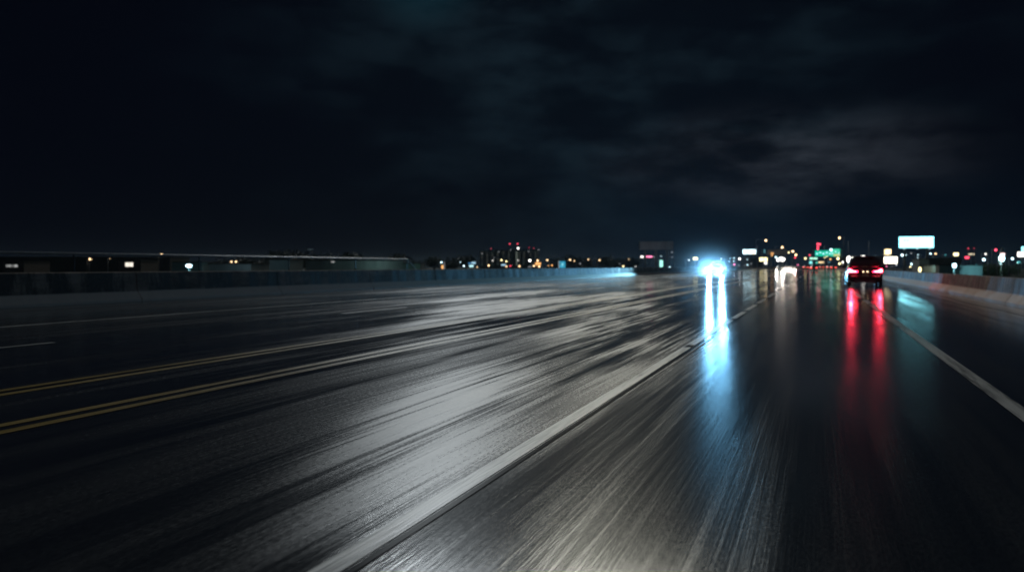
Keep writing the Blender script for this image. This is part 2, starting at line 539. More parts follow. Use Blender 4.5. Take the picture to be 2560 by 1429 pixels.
def make_vehicle(name, suv=True, paint_m=None, braking=True, head_on=False, tail_m=None, head_m=None, detail=True):
    """Local axes: rear bumper at y = 0, nose at +y."""
    root = empty(name, (0, 0, 0))
    paint_m = paint_m or M_CARD
    if suv:
        low = [(0.00, .74, .50, .92), (0.03, .86, .42, 1.02), (0.12, .92, .36, 1.10), (0.5, .95, .30, 1.12), (2.4, .955, .28, 1.08),
               (3.5, .95, .28, 1.05), (4.25, .92, .30, .98), (4.55, .86, .34, .88), (4.68, .74, .42, .76)]
        cab = [(1.02, .10, 3.45, .92), (1.16, .13, 3.2, .88), (1.47, .24, 2.72, .82), (1.70, .34, 2.40, .75), (1.80, .48, 2.2, .68), (1.845, .75, 1.95, .56)]
        ax, wr = (0.95, 3.75), 0.36
    else:
        low = [(0.00, .70, .50, .82), (0.04, .82, .40, .92), (0.15, .88, .33, .98), (0.6, .90, .26, 1.00), (2.4, .905, .22, .95),
               (3.5, .90, .22, .90), (4.2, .87, .24, .80), (4.5, .80, .28, .70), (4.62, .66, .36, .60)]
        cab = [(.92, .45, 3.45, .84), (1.02, .62, 3.2, .80), (1.25, 1.05, 2.75, .71), (1.40, 1.35, 2.35, .62), (1.45, 1.6, 2.1, .52)]
        ax, wr = (0.95, 3.6), 0.33
    W = max(t[1] for t in low)
    rs = []
    for y, w, z0, z1 in low:
        r = min(0.16, (z1 - z0) * 0.35)
        rs.append([(x, y, z) for x, z in rrect(0, (z0 + z1) / 2, w, (z1 - z0) / 2, r)])
    MB().rings(rs).build('body', paint_m, root, True)
    rs = []
    for z, y0, y1, w in cab:
        rs.append([(x, y, z) for x, y in rrect(0, (y0 + y1) / 2, w, (y1 - y0) / 2, min(.22, w * .4))])
    cabin = MB().rings(rs).build('cabin', paint_m, root, True)
    za, zb = cab[1][0] + 0.03, cab[-3][0] - 0.03

    def ry(z): return lerp_tab(cab, z, 1)
    def fy(z): return lerp_tab(cab, z, 2)
    def cw(z): return lerp_tab(cab, z, 3)
    e = 0.012
    zs = [za + (zb - za) * k / 4 for k in range(5)]

    def pane(nm, ya, sgn):
        vs, fs = [], []
        for z in zs:
            w = cw(z) - 0.13
            for k in range(5):
                x = -w + 2 * w * k / 4
                vs.append((x, ya(z) - sgn * (e + 0.02 * (1 - (x / w) ** 2)), z))
        b = len(vs)
        vs += [(x, y + sgn * 0.03, z) for x, y, z in vs]
        for i in range(4):
            for k in range(4):
                a = i * 5 + k
                fs.append((a, a + 1, a + 6, a + 5))
                fs.append((b + a, b + a + 5, b + a + 6, b + a + 1))
        rim = [0, 1, 2, 3, 4, 9, 14, 19, 24, 23, 22, 21, 20, 15, 10, 5]
        for i, a in enumerate(rim):
            c = rim[(i + 1) % len(rim)]
            fs.append((a, c, b + c, b + a))
        MB().add(vs, fs).build(nm, M_GLASS, root, True)
    pane('rear_window', ry, 1)
    pane('windscreen', fy, -1)
    if detail:
        for sx in (-1, 1):
            for (fa, fb) in ((0.08, 0.47), (0.51, 0.88)):
                vs = []
                for z in (za, zb):
                    y0, y1 = ry(z) + 0.12, fy(z) - 0.12
                    for fr in (fa, fb):
                        vs.append((sx * (cw(z) + 0.008), y0 + (y1 - y0) * fr, z))
                vs += [(x - sx * 0.03, y, z) for x, y, z in vs]
                MB().add(vs, [(0, 1, 3, 2), (4, 6, 7, 5), (0, 4, 5, 1), (1, 5, 7, 3), (3, 7, 6, 2), (2, 6, 4, 0)]).build('side_window', M_GLASS, root)
            mm = MB().ball((sx * (W + 0.13), cab[1][2] - 0.45, za + 0.03), 0.11, 0.07, 0.085)
            mm.tube((sx * (W - 0.1), cab[1][2] - 0.42, za), (sx * (W + 0.1), cab[1][2] - 0.43, za + 0.02), 0.025, n=6)
            mm.build('mirror', paint_m, root, True)
    for y in ax:
        for sx in (-1, 1):
            c = sx * (W - 0.12)
            prof = [(-.10, wr * .62), (-.11, wr * .86), (-.08, wr * .98), (0, wr), (.08, wr * .98), (.11, wr * .86), (.10, wr * .62)]
            rr = [[(c + dx, y + r * math.cos(2 * PI * k / 20), wr + r * math.sin(2 * PI * k / 20)) for k in range(20)] for dx, r in prof]
            wh = MB().rings(rr).build('wheel', M_TYRE, root, True)
            rm = MB().tube((c + sx * 0.06, y, wr), (c + sx * 0.115, y, wr), wr * .60, wr * .55, 16)
            for k in range(5):
                a = 2 * PI * k / 5
                rm.box((c + sx * 0.12, y + wr * .3 * math.cos(a), wr + wr * .3 * math.sin(a)), (0.02, 0.05, 0.05))
            rm.build('rim', M_RIM, wh)
    # rear dress
    zt = 0.93 if suv else 0.80
    tm = tail_m or (M_TAIL if braking else M_REFL)
    for sx in (-1, 1):
        # a lamp tall at the outer end, drawn out to a thin tongue toward the tailgate
        poly = [(sx * (W - .06), zt + .17), (sx * (W - .17), zt + .17), (sx * (W - .27), zt + .08), (sx * (W - .55), zt + .035), (sx * (W - .56), zt - .03), (sx * (W - .06), zt - .05)]
        lamp = MB().prism(poly, -0.035, 0.16).build('tail_light', tm, root)
        if detail and braking and suv:
            core = [(sx * (W - .08), zt + .13), (sx * (W - .16), zt + .13), (sx * (W - .24), zt + .05), (sx * (W - .46), zt + .02), (sx * (W - .46), zt - .01), (sx * (W - .08), zt - .025)]
            MB().prism(core, -0.045, -0.034).build('lamp_core', M_TAILC, lamp)
        if detail:
            MB().box((sx * (W - .26), -0.012, 0.56), (0.16, 0.02, 0.04)).build('reflector', M_REFL, root)
    zp = zt - 0.10
    pl = MB().box((0, -0.012, zp), (0.32, 0.03, 0.15)).build('number_plate', M_PLATE, root)
    if detail:
        for sx in (-1, 1):
            MB().ball((sx * 0.11, -0.03, zp + .10), 0.035, 0.02, 0.025, 8, 5).build('plate_lamp', M_PLAMP, pl)
        # bumper with a pale lower skid strip
        bp = []
        for z0, z1, y0, hw in ((.44, .70, -.05, W - .06),):
            ring = []
            for z in (z0, z0 + .03, z1 - .03, z1):
                inset = 0.03 if z in (z0, z1) else 0
                ring.append([(x, y, z) for x, y in ((-hw, .22), (-hw, .06 + inset), (-hw + .14, y0 + inset), (hw - .14, y0 + inset), (hw, .06 + inset), (hw, .22))])
            bp = ring
        MB().rings(bp).build('bumper', paint_m, root, False)
        MB().box((0, -0.045, 0.37), (1.15, 0.09, 0.13)).build('skid_plate', M_BUMP, root)
        MB().box((0, -0.02, zt + .16), (0.9, 0.03, 0.03)).build('tailgate_trim', M_BUMP, root)
        for sx in (-1, 1):
            MB().tube((sx * .5, -0.06, .29), (sx * .5, .25, .29), 0.035, n=10).build('exhaust_pipe', M_STEEL, root)
        if suv:
            sp = MB().box((0, cab[-2][1] - 0.08, cab[-2][0] - 0.005), (1.1, 0.26, 0.035)).build('roof_spoiler', paint_m, root)
            MB().box((0, cab[-2][1] - 0.215, cab[-2][0] - 0.005), (0.3, 0.012, 0.02)).build('brake_light', M_REFL, sp)
            MB().tube((0.0, ry(za + .05) - .03, za + .05), (.38, ry(za + .06) - .035, za + .10), .010, n=6).build('rear_wiper', M_BLACK, root)
            for sx in (-1, 1):
                MB().tube((sx * .62, .7, 1.87), (sx * .62, 1.95, 1.87), .018, n=6).build('roof_rail', M_BLACK, root)
    # nose
    ny = low[-1][0]
    zh = 0.80 if suv else 0.66
    hm = head_m or (M_HEAD if head_on else M_BUMP)
    for sx in (-1, 1):
        poly = [(sx * (W - .12), zh + .09), (sx * (W - .42), zh + .06), (sx * (W - .44), zh - .07), (sx * (W - .14), zh - .08)]
        MB().prism(poly, ny - .28, ny - .045).build('headlight', hm, root)
    MB().box((0, ny - .03, zh - .08), (0.85, 0.08, 0.22)).build('grille', M_BLACK, root)
    MB().box((0, ny - .06, 0.42), (1.45, 0.16, 0.16)).build('front_bumper', M_BUMP, root)
    return root, W, zh, ny


def head_spots(root, W, zh, ny, power, col, rad=0.1, cone=100, pitch=3.0, kerb=0.0):
    for sx in (-1, 1):
        l = bpy.data.lights.new('headlight_beam', 'SPOT')
        l.energy = power
        l.color = col
        l.spot_size = math.radians(cone)
        l.spot_blend = 1.0
        l.shadow_soft_size = rad
        o = bpy.data.objects.new('headlight_beam', l)
        COL.objects.link(o)
        o.parent = root
        o.location = (sx * (W - .14), ny + 0.06, zh)
        o.rotation_euler = (math.radians(90 - pitch), 0, -math.radians(kerb))     # -Z looks along +y, dipped, swung to the kerb


def lamp_point(root, loc, power, col, rad=0.08):
    l = bpy.data.lights.new('tail_light_glow', 'SPOT')
    l.spot_size = math.radians(165)
    l.spot_blend = 0.6
    l.energy = power
    l.color = col
    l.shadow_soft_size = rad
    o = bpy.data.objects.new('tail_light_glow', l)
    o.rotation_euler = (-PI / 2, 0, 0)      # shines backward
    COL.objects.link(o)
    o.parent = root
    o.location = loc


# dark SUV ahead, brake lamps lit, half over the lane line
suv, W, zh, ny = make_vehicle('suv', True, M_CARD, True)
zc = zrow(719.0)
suv.location = (2.56, along(2.56, zc), 0)
tag(suv, 'dark suv with bright red brake lamps straddling the broken lane line', 'suv')
for sx in (-1, 1):
    lamp_point(suv, (sx * (W - .2), -0.10, 0.98), 80.0, (1.0, 0.02, 0.06), 0.06)

# oncoming pickup-like SUV with dazzling headlamps
onc, W2, zh2, ny2 = make_vehicle('suv', True, M_CARS, False, True)
onc.rotation_euler = (0, 0, PI)
ox = -12.6
zo = depth_of(ox, 1788)
onc.location = (ox, along(ox, zo) + ny2, 0)
tag(onc, 'oncoming silver suv dazzling with white headlamps, nearest on the far side', 'suv')
head_spots(onc, W2, zh2, ny2, 32000.0, (0.20, 0.60, 1.0), 0.07, 135, 1.5, 15.0)

# more traffic far off
far_on, Wf, zhf, nyf = make_vehicle('car', False, M_CARS, False, True, head_m=M_HEADF, detail=False)
far_on.rotation_euler = (0, 0, PI)
GO = 'far oncoming cars with headlamps on'
first = True
for u, X, lab in ((1949, -9.6, 'far oncoming car with twin warm headlamps, next after the dazzling suv'),
                  (1967, -13.4, 'far oncoming car with dim headlamps between two brighter oncoming cars'),
                  (1982, -9.6, 'farthest oncoming car, its headlamps merged to one glow')):
    o = far_on if first else copy_tree(far_on)
    z = depth_of(X, u)
    o.location = (X, along(X, z) + nyf, 0)
    tag(o, lab, 'car', GO)
    first = False
for o in [c for c in COL.objects if c.get('group') == GO]:
    head_spots(o, Wf, zhf, nyf, 900.0, (1.0, 0.86, 0.78), 0.12, 64, 1.0, 6.0)

far_go, Wg, zhg, nyg = make_vehicle('car', False, M_CARD, True, False, tail_m=M_TAILF, detail=False)
GG = 'far cars ahead with tail lamps on'
first = True
for u, X, lab in ((2034.5, None, 'small dark car ahead in our lane with two red tail lamps'),
                  (2014, -4.0, 'far car one lane over with orange red tail lamps beside the yellow lines'),
                  (2073, 3.7, 'far car with red tail lamps between our lane and the dark suv'),
                  (2054, 1.4, 'farthest car ahead with amber red lamps below the green road sign'),
                  (2087, 5.0, 'far car with pinkish tail lamp close against the low barrier')):
    o = far_go if first else copy_tree(far_go)
    if X is None:
        z = 205.0
        X = (u - 2045) * CT * z / F
    else:
        z = abs(depth_of(X, u))
    z = min(z, 420)
    X = (u - 2045) * CT * z / F
    o.location = (min(X, 4.6), along(X, z), 0)
    tag(o, lab, 'car', GG)
    first = False

# ------------------------------------------------------------------ the town beyond the barriers
TINT = {
    'warm': (1.0, 0.66, 0.34), 'white': (1.0, 0.95, 0.88), 'cool': (0.62, 0.90, 1.0), 'cyan': (0.30, 0.85, 1.0),
    'orange': (1.0, 0.48, 0.16), 'red': (1.0, 0.07, 0.13), 'pink': (1.0, 0.22, 0.42), 'yellow': (1.0, 0.84, 0.42),
    'green': (0.10, 0.75, 0.50), 'teal': (0.10, 0.55, 0.60), 'grey': (0.6, 0.62, 0.66),
}


def bulb_mat(tint, k):
    return glow('lamp_%s_%d' % (tint, round(k * 10)), TINT[tint], k)


def street_lamp(u, v, z, r, tint, k, label, group=None, arm=1.3, side=1, cat='street lamp', name='street_lamp', base=GZ, polex=None):
    p = at(u, v, z)
    px = p.x + side * arm if polex is None else polex
    root = empty(name, (px, p.y, base))
    tag(root, label, cat, group)
    h = p.z - base
    R = 0.66 * r * z / F
    dx = p.x - px
    top = h + R * 0.9
    MB().tube((0, 0, 0), (0, 0, top), 0.14, 0.075, 10).build('pole', M_POLE, root, True)
    MB().tube((0, 0, top - 0.05), (dx, 0, top + 0.12), 0.055, 0.04, 8).build('arm', M_POLE, root, True)
    hd = MB().box((dx, 0, top + 0.14), (max(.5, R * 1.5), 0.32, 0.12)).build('lamp_head', M_POLE, root)
    MB().ball((dx, 0, h), R, R * 0.8, R * 0.92).build('bulb', bulb_mat(tint, k), hd, True)
    return root


def sign_board(u0, v0, u1, v1, z, mat, label, cat='sign', name='lit_sign', rz=None, posts=1, depth=0.5, base=GZ, group=None):
    c = at((u0 + u1) / 2, (v0 + v1) / 2, z)
    w, h = (u1 - u0) * z / F, (v1 - v0) * z / F
    rz = TH if rz is None else rz
    root = empty(name, (c.x, c.y, base), rz)
    tag(root, label, cat, group)
    zc_ = c.z - base
    MB().box((0, depth / 2 + .02, zc_), (w, depth, h)).build('cabinet', M_DARKM, root)
    MB().box((0, 0, zc_), (w * .985, 0.07, h * .97)).build('face', mat, root)
    for k in range(posts):
        x = 0 if posts == 1 else -w * .32 + .64 * w * k / (posts - 1)
        MB().tube((x, depth / 2, 0), (x, depth / 2, zc_ - h / 2 + .02), min(.35, max(.08, w * .03)), n=10).build('post', M_POLE, root)
    return root, w, h, zc_


def block(u0, u1, vtop, z, dep, mat, label, rz=None, name='building', base=GZ, cat='building', parapet=True):
    c = at((u0 + u1) / 2, vtop, z)
    w = (u1 - u0) * z / F
    rz = TH if rz is None else rz
    root = empty(name, (c.x, c.y, base), rz)
    tag(root, label, cat)
    h = c.z - base
    MB().box((0, dep / 2, h / 2), (w, dep, h)).build('wall', mat, root)
    if parapet:
        MB().box((0, dep / 2, h + .12), (w + .3, dep + .3, .24)).build('roof', M_ROOF, root)
    return root, w, h


def window_on(root, x, zc_, w, h, mat, name='window'):
    return MB().box((x, -0.02, zc_), (w, 0.08, h)).build(name, mat, root)


# street lamps along the far edge of the highway, arms reaching over the shoulder
GL = 'street lamps in a row along the far edge of the highway'
for u, v, lab in ((1914.6, 601, 'tallest street lamp of the highway row, beside the white billboard pair'),
                  (1955.7, 618, 'second street lamp of the highway row, just above the grey billboard'),
                  (1982, 628, 'third street lamp of the highway row, whiter globe above twin headlamps'),
                  (1989.6, 637, 'farthest street lamp of the highway row, directly over a red light')):
    z = F * 10.75 / (HZ - v)
    z = min(z, 760)
    x = at(u, v, z).x
    street_lamp(u, v, z, 3.6, 'warm', 5, lab, GL, polex=x - 3.9, base=-0.02 if x - 3.9 > XL - .8 else GZ)
street_lamp(2098.7, 594.6, 305, 3.7, 'warm', 5, 'tall street lamp with warm globe rising over the green road sign', polex=at(2110, 600, 305).x)

# small lamps of the town: u, v, depth, radius in px, tint, strength, label
LAMPS = [
    (224.5, 647.5, 260, 3.6, 'warm', 4, 'warm street lamp with a tiny twin, between the long sign and white window'),
    (229.5, 648.5, 262, 1.4, 'warm', 2, 'tiny warm lamp touching the bigger warm lamp below the railing'),
    (275, 646, 270, 1.7, 'warm', 1, 'small dim lamp alone just before the white lit shop window'),
    (404, 636, 230, 3.7, 'warm', 4, 'warm street lamp sitting right on the railing line'),
    (578.5, 654, 250, 3.2, 'warm', 3.5, 'first of two touching warm lamps above the pale long shed'),
    (590, 654, 250, 3.4, 'warm', 3.5, 'second of two touching warm lamps above the pale long shed'),
    (916, 654.5, 300, 3.1, 'warm', 4, 'warm lamp first in the cluster of four near the railing end'),
    (930, 653, 300, 4.2, 'white', 4, 'white lamp biggest in the cluster of four near the railing end'),
    (939.5, 652, 303, 3.3, 'warm', 4, 'warm lamp topmost in the cluster of four near the railing end'),
    (940, 661.5, 300, 2.7, 'warm', 3, 'warm lamp lowest in the cluster of four near the railing end'),
    (1012.5, 652.3, 300, 2.4, 'yellow', 2.5, 'yellowish lamp at the very end of the steel railing'),
    (1103.5, 655.5, 300, 3.4, 'cool', 4, 'cool white lamp above a small orange sign and pale post'),
    (1151, 655, 320, 2.2, 'cool', 2, 'small cool lamp above the bluish white lamp by the barrier'),
    (1159.5, 664.5, 320, 2.9, 'cool', 4, 'bluish white lamp low beside the stacked pale blue signs'),
    (1192.5, 667.3, 320, 2.1, 'warm', 2, 'tiny warm lamp low beyond the stacked pale blue signs'),
    (1221.8, 663.4, 330, 3.2, 'warm', 4, 'warm lamp standing alone low below the hospital wing with small windows'),
    (1232, 651, 360, 2.0, 'white', 2.5, 'small white lamp below the first hospital wing'),
    (1235.3, 643.3, 420, 1.6, 'grey', 0.6, 'dim lamp high against the first hospital wing'),
    (1253.8, 650, 360, 2.9, 'yellow', 4, 'yellow lamp upper of the two below the dark hospital wing'),
    (1266, 653, 360, 2.8, 'yellow', 4, 'yellow lamp lower of the two below the dark hospital wing'),
    (1266, 666, 330, 2.8, 'warm', 3, 'warm lamp low under the pale blue strip sign, beside the red light'),
    (1276, 664.6, 330, 3.4, 'red', 1.3, 'red light low beneath the hospital, next to a warm lamp'),
    (1295.3, 650.5, 380, 1.9, 'white', 2, 'small white lamp in front of the bright window strip'),
    (1298.5, 665.2, 330, 3.0, 'warm', 4, 'warm lamp low in front of the bright window strip'),
    (1324.6, 651.2, 360, 4.0, 'white', 7, 'brightest white lamp in front of the hospital'),
    (1334.9, 664.4, 330, 2.9, 'warm', 4, 'warm lamp low beside the small orange sign stack'),
    (1344, 651, 360, 3.2, 'warm', 4, 'warm lamp directly over the small orange sign stack'),
    (1347.8, 666, 330, 3.2, 'warm', 4.5, 'warm lamp lowest under the small orange sign stack'),
    (1368, 650, 370, 2.9, 'warm', 3.5, 'warm lamp alone between orange signs and the blue screen'),
    (1371, 663.6, 330, 2.0, 'orange', 1.6, 'dim orange lamp low, first of two near the blue screen'),
    (1380, 663, 330, 2.8, 'orange', 2.2, 'brighter orange lamp low, second of two near the blue screen'),
    (1425, 649.2, 360, 3.2, 'warm', 3.5, 'bigger of two warm lamps just beyond the blue screen'),
    (1435.6, 652, 365, 2.3, 'warm', 2.5, 'smaller of two warm lamps just beyond the blue screen'),
    (1450.2, 658.4, 350, 1.9, 'grey', 1.0, 'dim grey lamp low between the warm lamps over the stained barrier'),
    (1470.9, 648.2, 370, 2.6, 'warm', 2.5, 'small warm lamp in the dark tree line, before the larger one'),
    (1498.9, 650.2, 370, 3.0, 'warm', 3, 'larger warm lamp in the dark tree line over the stained barrier'),
    (1548.8, 659, 350, 1.6, 'grey', 0.7, 'dim tiny lamp just above the yellow lamp on the barrier edge'),
    (1558.2, 665.5, 340, 3.2, 'yellow', 3.5, 'yellow lamp touching the top edge of the stained barrier'),
    (1571.7, 648, 370, 2.2, 'warm', 1.4, 'faint warm lamp just before the unlit billboard'),
    (1588.7, 665.9, 340, 2.0, 'white', 1.6, 'faint white lamp low under the unlit billboard end'),
    (1635, 642, 330, 2.2, 'grey', 1.0, 'greyish lamp at the end of the pink neon sign'),
    (1652.7, 640.2, 300, 2.2, 'cool', 1.2, 'cool lamp straight above the tall pale green sign'),
    (1679.7, 630.3, 300, 2.4, 'grey', 0.9, 'grey lamp just below the unlit billboard corner'),
    (1680, 642.5, 310, 1.9, 'grey', 0.9, 'tiny grey lamp beyond the tall pale green sign'),
    (1674.3, 666.8, 300, 2.1, 'cool', 3, 'small cool lamp low on the barrier beyond the tall pale green sign'),
    (1722.4, 649.8, 320, 2.4, 'white', 2.5, 'white lamp beside the small cream sign before the oncoming suv'),
    (1803, 647.3, 330, 2.0, 'white', 2.5, 'white lamp seen just over the roof of the oncoming suv'),
    (1826, 645.8, 330, 1.9, 'cool', 1.4, 'faint cool lamp, first beyond the oncoming suv'),
    (1823, 653, 330, 1.8, 'cool', 1.4, 'faint cool lamp low at the shoulder of the oncoming suv'),
    (1834.8, 645, 330, 2.3, 'cool', 2.4, 'cool lamp, upper of a stacked pair beyond the oncoming suv'),
    (1834.6, 652.3, 330, 2.3, 'cool', 2.4, 'cool lamp, lower of a stacked pair beyond the oncoming suv'),
    (1835.8, 661, 320, 3.0, 'pink', 3.2, 'pinkish lamp low under the stacked cool pair'),
    (1849, 646.8, 320, 3.7, 'white', 5, 'big white lamp below the white billboard pair'),
    (1868, 648, 330, 2.2, 'cool', 1.6, 'cool lamp below the join of the white billboard pair'),
    (1868.6, 661.5, 320, 2.4, 'cool', 3, 'cool lamp low on the far barrier below the white billboard pair'),
    (1847.3, 663.2, 320, 1.7, 'grey', 1.2, 'faint lamp low, first of a dotted row along the far barrier'),
    (1861.3, 663, 322, 1.7, 'grey', 1.2, 'faint lamp low, second of a dotted row along the far barrier'),
    (1878, 659, 325, 1.8, 'grey', 1.2, 'faint lamp low, last of a dotted row near the tall pole'),
    (1911, 625.5, 340, 1.8, 'cyan', 1.2, 'tiny cyan lamp, upper of two above the cream twin sign'),
    (1911, 630.5, 340, 1.8, 'cyan', 1.2, 'tiny cyan lamp, lower of two above the cream twin sign'),
    (1939.8, 642.5, 330, 3.4, 'cool', 3.5, 'cool lamp just before the blazing white forecourt lamps'),
    (1971.9, 631, 420, 2.9, 'yellow', 3, 'pale yellow lamp beside the third highway street lamp'),
    (2013.5, 645.8, 420, 4.2, 'yellow', 2.6, 'broad yellow lamp before the row of green lights'),
    (2061.2, 643.6, 320, 2.9, 'yellow', 3, 'yellow lamp under the middle of the green road sign'),
    (2067, 640.5, 330, 2.9, 'yellow', 2.4, 'pale yellow lamp touching the lower edge of the green road sign'),
    (2076, 647.8, 320, 2.9, 'orange', 2.2, 'amber lamp hanging low under the green road sign'),
    (2095, 646.3, 320, 4.6, 'yellow', 4, 'large cream lamp below the yellow end of the green road sign'),
    (2099, 658.8, 310, 4.0, 'yellow', 3.4, 'yellow lamp touching a whiter one beside the dark suv'),
    (2106, 655.4, 312, 4.3, 'white', 4.5, 'white lamp touching a yellow one beside the dark suv'),
    (2134.5, 652, 330, 2.2, 'orange', 2, 'small salmon lamp just over the shoulder of the dark suv'),
    (2185.5, 642, 340, 3.6, 'white', 4, 'white lamp peeping above the roof of the dark suv'),
    (2240.7, 662, 300, 2.8, 'grey', 1.5, 'grey lamp under the corner of the bright white sign'),
    (2216, 665, 300, 2.3, 'pink', 2, 'magenta light low beside the suv lamp under the bright sign'),
    (2230, 665.3, 300, 1.8, 'grey', 0.6, 'very dim lamp low under the bright white sign'),
    (2255.5, 637.6, 330, 4.0, 'cool', 6, 'brighter of the two cool lamps under the white billboard'),
    (2264.2, 637.5, 330, 3.0, 'cool', 4, 'smaller of the two cool lamps under the white billboard'),
    (2278, 632.8, 340, 2.4, 'grey', 0.8, 'dim lamp cluster high under the middle of the white billboard'),
    (2295, 636.8, 340, 2.4, 'cool', 1.6, 'cool lamp, upper of a stacked pair under the white billboard'),
    (2294.5, 644, 340, 2.2, 'cool', 1.2, 'cool lamp, lower of a stacked pair under the white billboard'),
    (2326.3, 634, 350, 3.0, 'cool', 4, 'cool lamp, first of two below the white billboard corner'),
    (2339, 634, 350, 3.0, 'warm', 3.4, 'warm lamp, second of two below the white billboard corner'),
    (2363.7, 637, 350, 2.4, 'teal', 0.9, 'dim teal lamp alone in the dark beyond the white billboard'),
    (2279, 659.7, 290, 3.6, 'cool', 4, 'cool lamp low above a small yellow lamp by the low barrier'),
    (2276, 666.7, 280, 2.8, 'yellow', 3, 'small yellow lamp low below a cool lamp by the low barrier'),
    (2324.7, 665.2, 270, 2.6, 'grey', 1.4, 'grey lamp at the corner of the pale lit wall'),
    (2464, 634.6, 320, 3.4, 'white', 2.5, 'white lamp below the red light, over the green lit trees'),
    (2459.5, 648.8, 290, 5.0, 'cool', 5, 'bright cool lamp at the edge of the green lit trees'),
    (2531, 646.3, 290, 4.2, 'cool', 4.5, 'bright cool lamp beyond the spire, over green foliage'),
    (2501.5, 659.5, 285, 2.9, 'cool', 2.4, 'small cool lamp straight below the dazzling floodlight'),
    (2440.5, 660.8, 285, 1.6, 'teal', 0.8, 'faint teal lamp at the foot of the green lit trees'),
    (1988, 643.8, 420, 3.2, 'red', 2.2, 'red light straight below the farthest highway street lamp'),
    (2024.3, 637.6, 420, 3.2, 'red', 2.2, 'red light alone just before the green road sign'),
    (2489.5, 624.6, 300, 4.2, 'red', 4, 'glowing red light high beside the pale spire'),
    (1994.7, 662.4, 420, 2.4, 'pink', 2, 'pink light low after the farthest oncoming headlamps'),
]
for i, (u, v, z, r, tint, k, lab) in enumerate(LAMPS):
    cat = 'light' if tint in ('red', 'pink') else 'street lamp'
    nm = 'signal_light' if cat == 'light' else 'street_lamp'
    street_lamp(u, v, z, r, tint, k, lab, arm=0.9 + 0.5 * random.random(), side=random.choice((-1, 1)), cat=cat, name=nm)

# blazing forecourt lamps under the grey billboard: one rack of lamps
p = at(1952, 649, 300)
rk = empty('lamp_rack', (p.x, p.y, GZ), TH)
tag(rk, 'cluster of blazing white lamps on a rack above the far headlamps', 'floodlight')
for u, v, r in ((1945.5, 649.5, 4.0), (1952, 646.5, 4.6), (1956, 648.5, 5.0), (1959, 647.5, 3.4)):
    q = ((u - 1952) * 300 / F, 0, at(u, v, 300).z - GZ)
    MB().tube((q[0], .3, 0), (q[0], .3, q[2]), .08, n=8).build('post', M_POLE, rk)
    MB().ball(q, r * 300 / F, r * .12, r * 300 / F * .9).build('lamp', bulb_mat('white', 5), rk, True)

# vertical capsule lamps
for u0, u1, v0, v1, z, tint, k, lab in ((2117.2, 2127.5, 640, 656.5, 240, 'white', 5, 'tall glowing white capsule lamp just before the dark suv'),
                                        (2296.3, 2303.2, 667, 680.6, 210, 'yellow', 3, 'yellow glowing capsule lamp in front of the pale lit wall'),
                                        ):
    p = at((u0 + u1) / 2, (v0 + v1) / 2, z)
    w, h = (u1 - u0) * z / F, (v1 - v0) * z / F
    root = empty('capsule_lamp', (p.x, p.y, GZ))
    tag(root, lab, 'lamp')
    MB().tube((0, 0, 0), (0, 0, p.z - h / 2 - GZ), .09, n=10).build('post', M_POLE, root)
    MB().ball((0, 0, p.z - GZ), w / 2, w / 2, h / 2, 12, 10).build('shade', bulb_mat(tint, k), root, True)

# lit signs
def G(name, tint, k, mott=0.0, sc=1.5):
    return glow('sign_' + name, TINT[tint], k, mott, sc)

sign_board(1598.5, 603, 1684, 624.5, 230, M_PANEL, 'large unlit grey billboard on dark posts before the oncoming suv', 'billboard', 'billboard', posts=3, depth=1.2)
bb, w, h, zc_ = sign_board(2250.5, 591, 2331, 619.5, 235, glow('billboard_white', (0.28, 0.86, 1.0), 3.7), 'big glowing white billboard high above the low barrier', 'billboard', 'billboard', rz=0.12, posts=2, depth=0.8)
for x in (-.33, -.24):
    MB().box((w * x, -0.06, zc_ + h * .17), (w * .035, 0.05, h * .07)).build('mark', M_DARKM, bb)
for x in (-.36, 0.0, .36):
    MB().tube((w * x, .1, zc_ - h / 2), (w * x, -.9, zc_ - h / 2 - .25), .04, n=6).build('lamp_arm', M_DARKM, bb)
    MB().box((w * x, -.95, zc_ - h / 2 - .22), (.7, .25, .16)).build('lamp_fitting', bulb_mat('cool', 1.2), bb)
sign_board(2211.5, 641.3, 2242, 658.3, 250, glow('sign_cream', (1.0, 0.93, 0.75), 4), 'bright cream box sign standing just beyond the suv', 'sign', rz=0.05)
sg, w, h, zc_ = sign_board(2212, 622.5, 2227.5, 635.5, 255, glow('sign_tan', (1.0, 0.78, 0.42), 2.4, 0.2), 'tan glowing sign with a ragged edge above the bright cream box sign', 'sign', rz=0.05)
MB().prism([(-w * .62, zc_ - h * .5), (-w * .40, zc_ - h * .18), (w * .2, zc_ - h * .2), (w * .1, zc_ - h * .62)], -.12, -.04).build('panel', glow('sign_tan', TINT['warm'], 2.4), sg)
wb, w, h, zc_ = sign_board(1857, 623.3, 1890, 634.8, 300, G('white', 'cool', 3.0), 'white billboard pair with a cream corner next to a tall pole', 'billboard', 'billboard', posts=2)
MB().box((-w * .17, -.06, zc_), (w * .04, .06, h * 1.02)).build('divider', M_BLACK, wb)
MB().box((w * .30, -.06, zc_ - h * .2), (w * .26, .06, h * .5)).build('picture', glow('sign_tan', TINT['warm'], 2.4), wb)
wb, w, h, zc_ = sign_board(1898.5, 643.3, 1918.3, 652.8, 310, G('creamtwin', 'yellow', 2.6), 'cream twin sign behind a post, below the tallest highway lamp', 'sign', posts=1)
MB().box((w * .06, -.06, zc_), (w * .05, .06, h * 1.02)).build('divider', M_BLACK, wb)
sign_board(1911, 654.0, 1917.5, 660.5, 315, G('cream2', 'white', 2.0), 'small whitish sign tucked under the cream twin sign', 'sign')
sign_board(1919, 623, 1966, 637.5, 330, M_PANEL, 'wide unlit grey billboard below the second highway street lamp', 'billboard', 'billboard', posts=2)
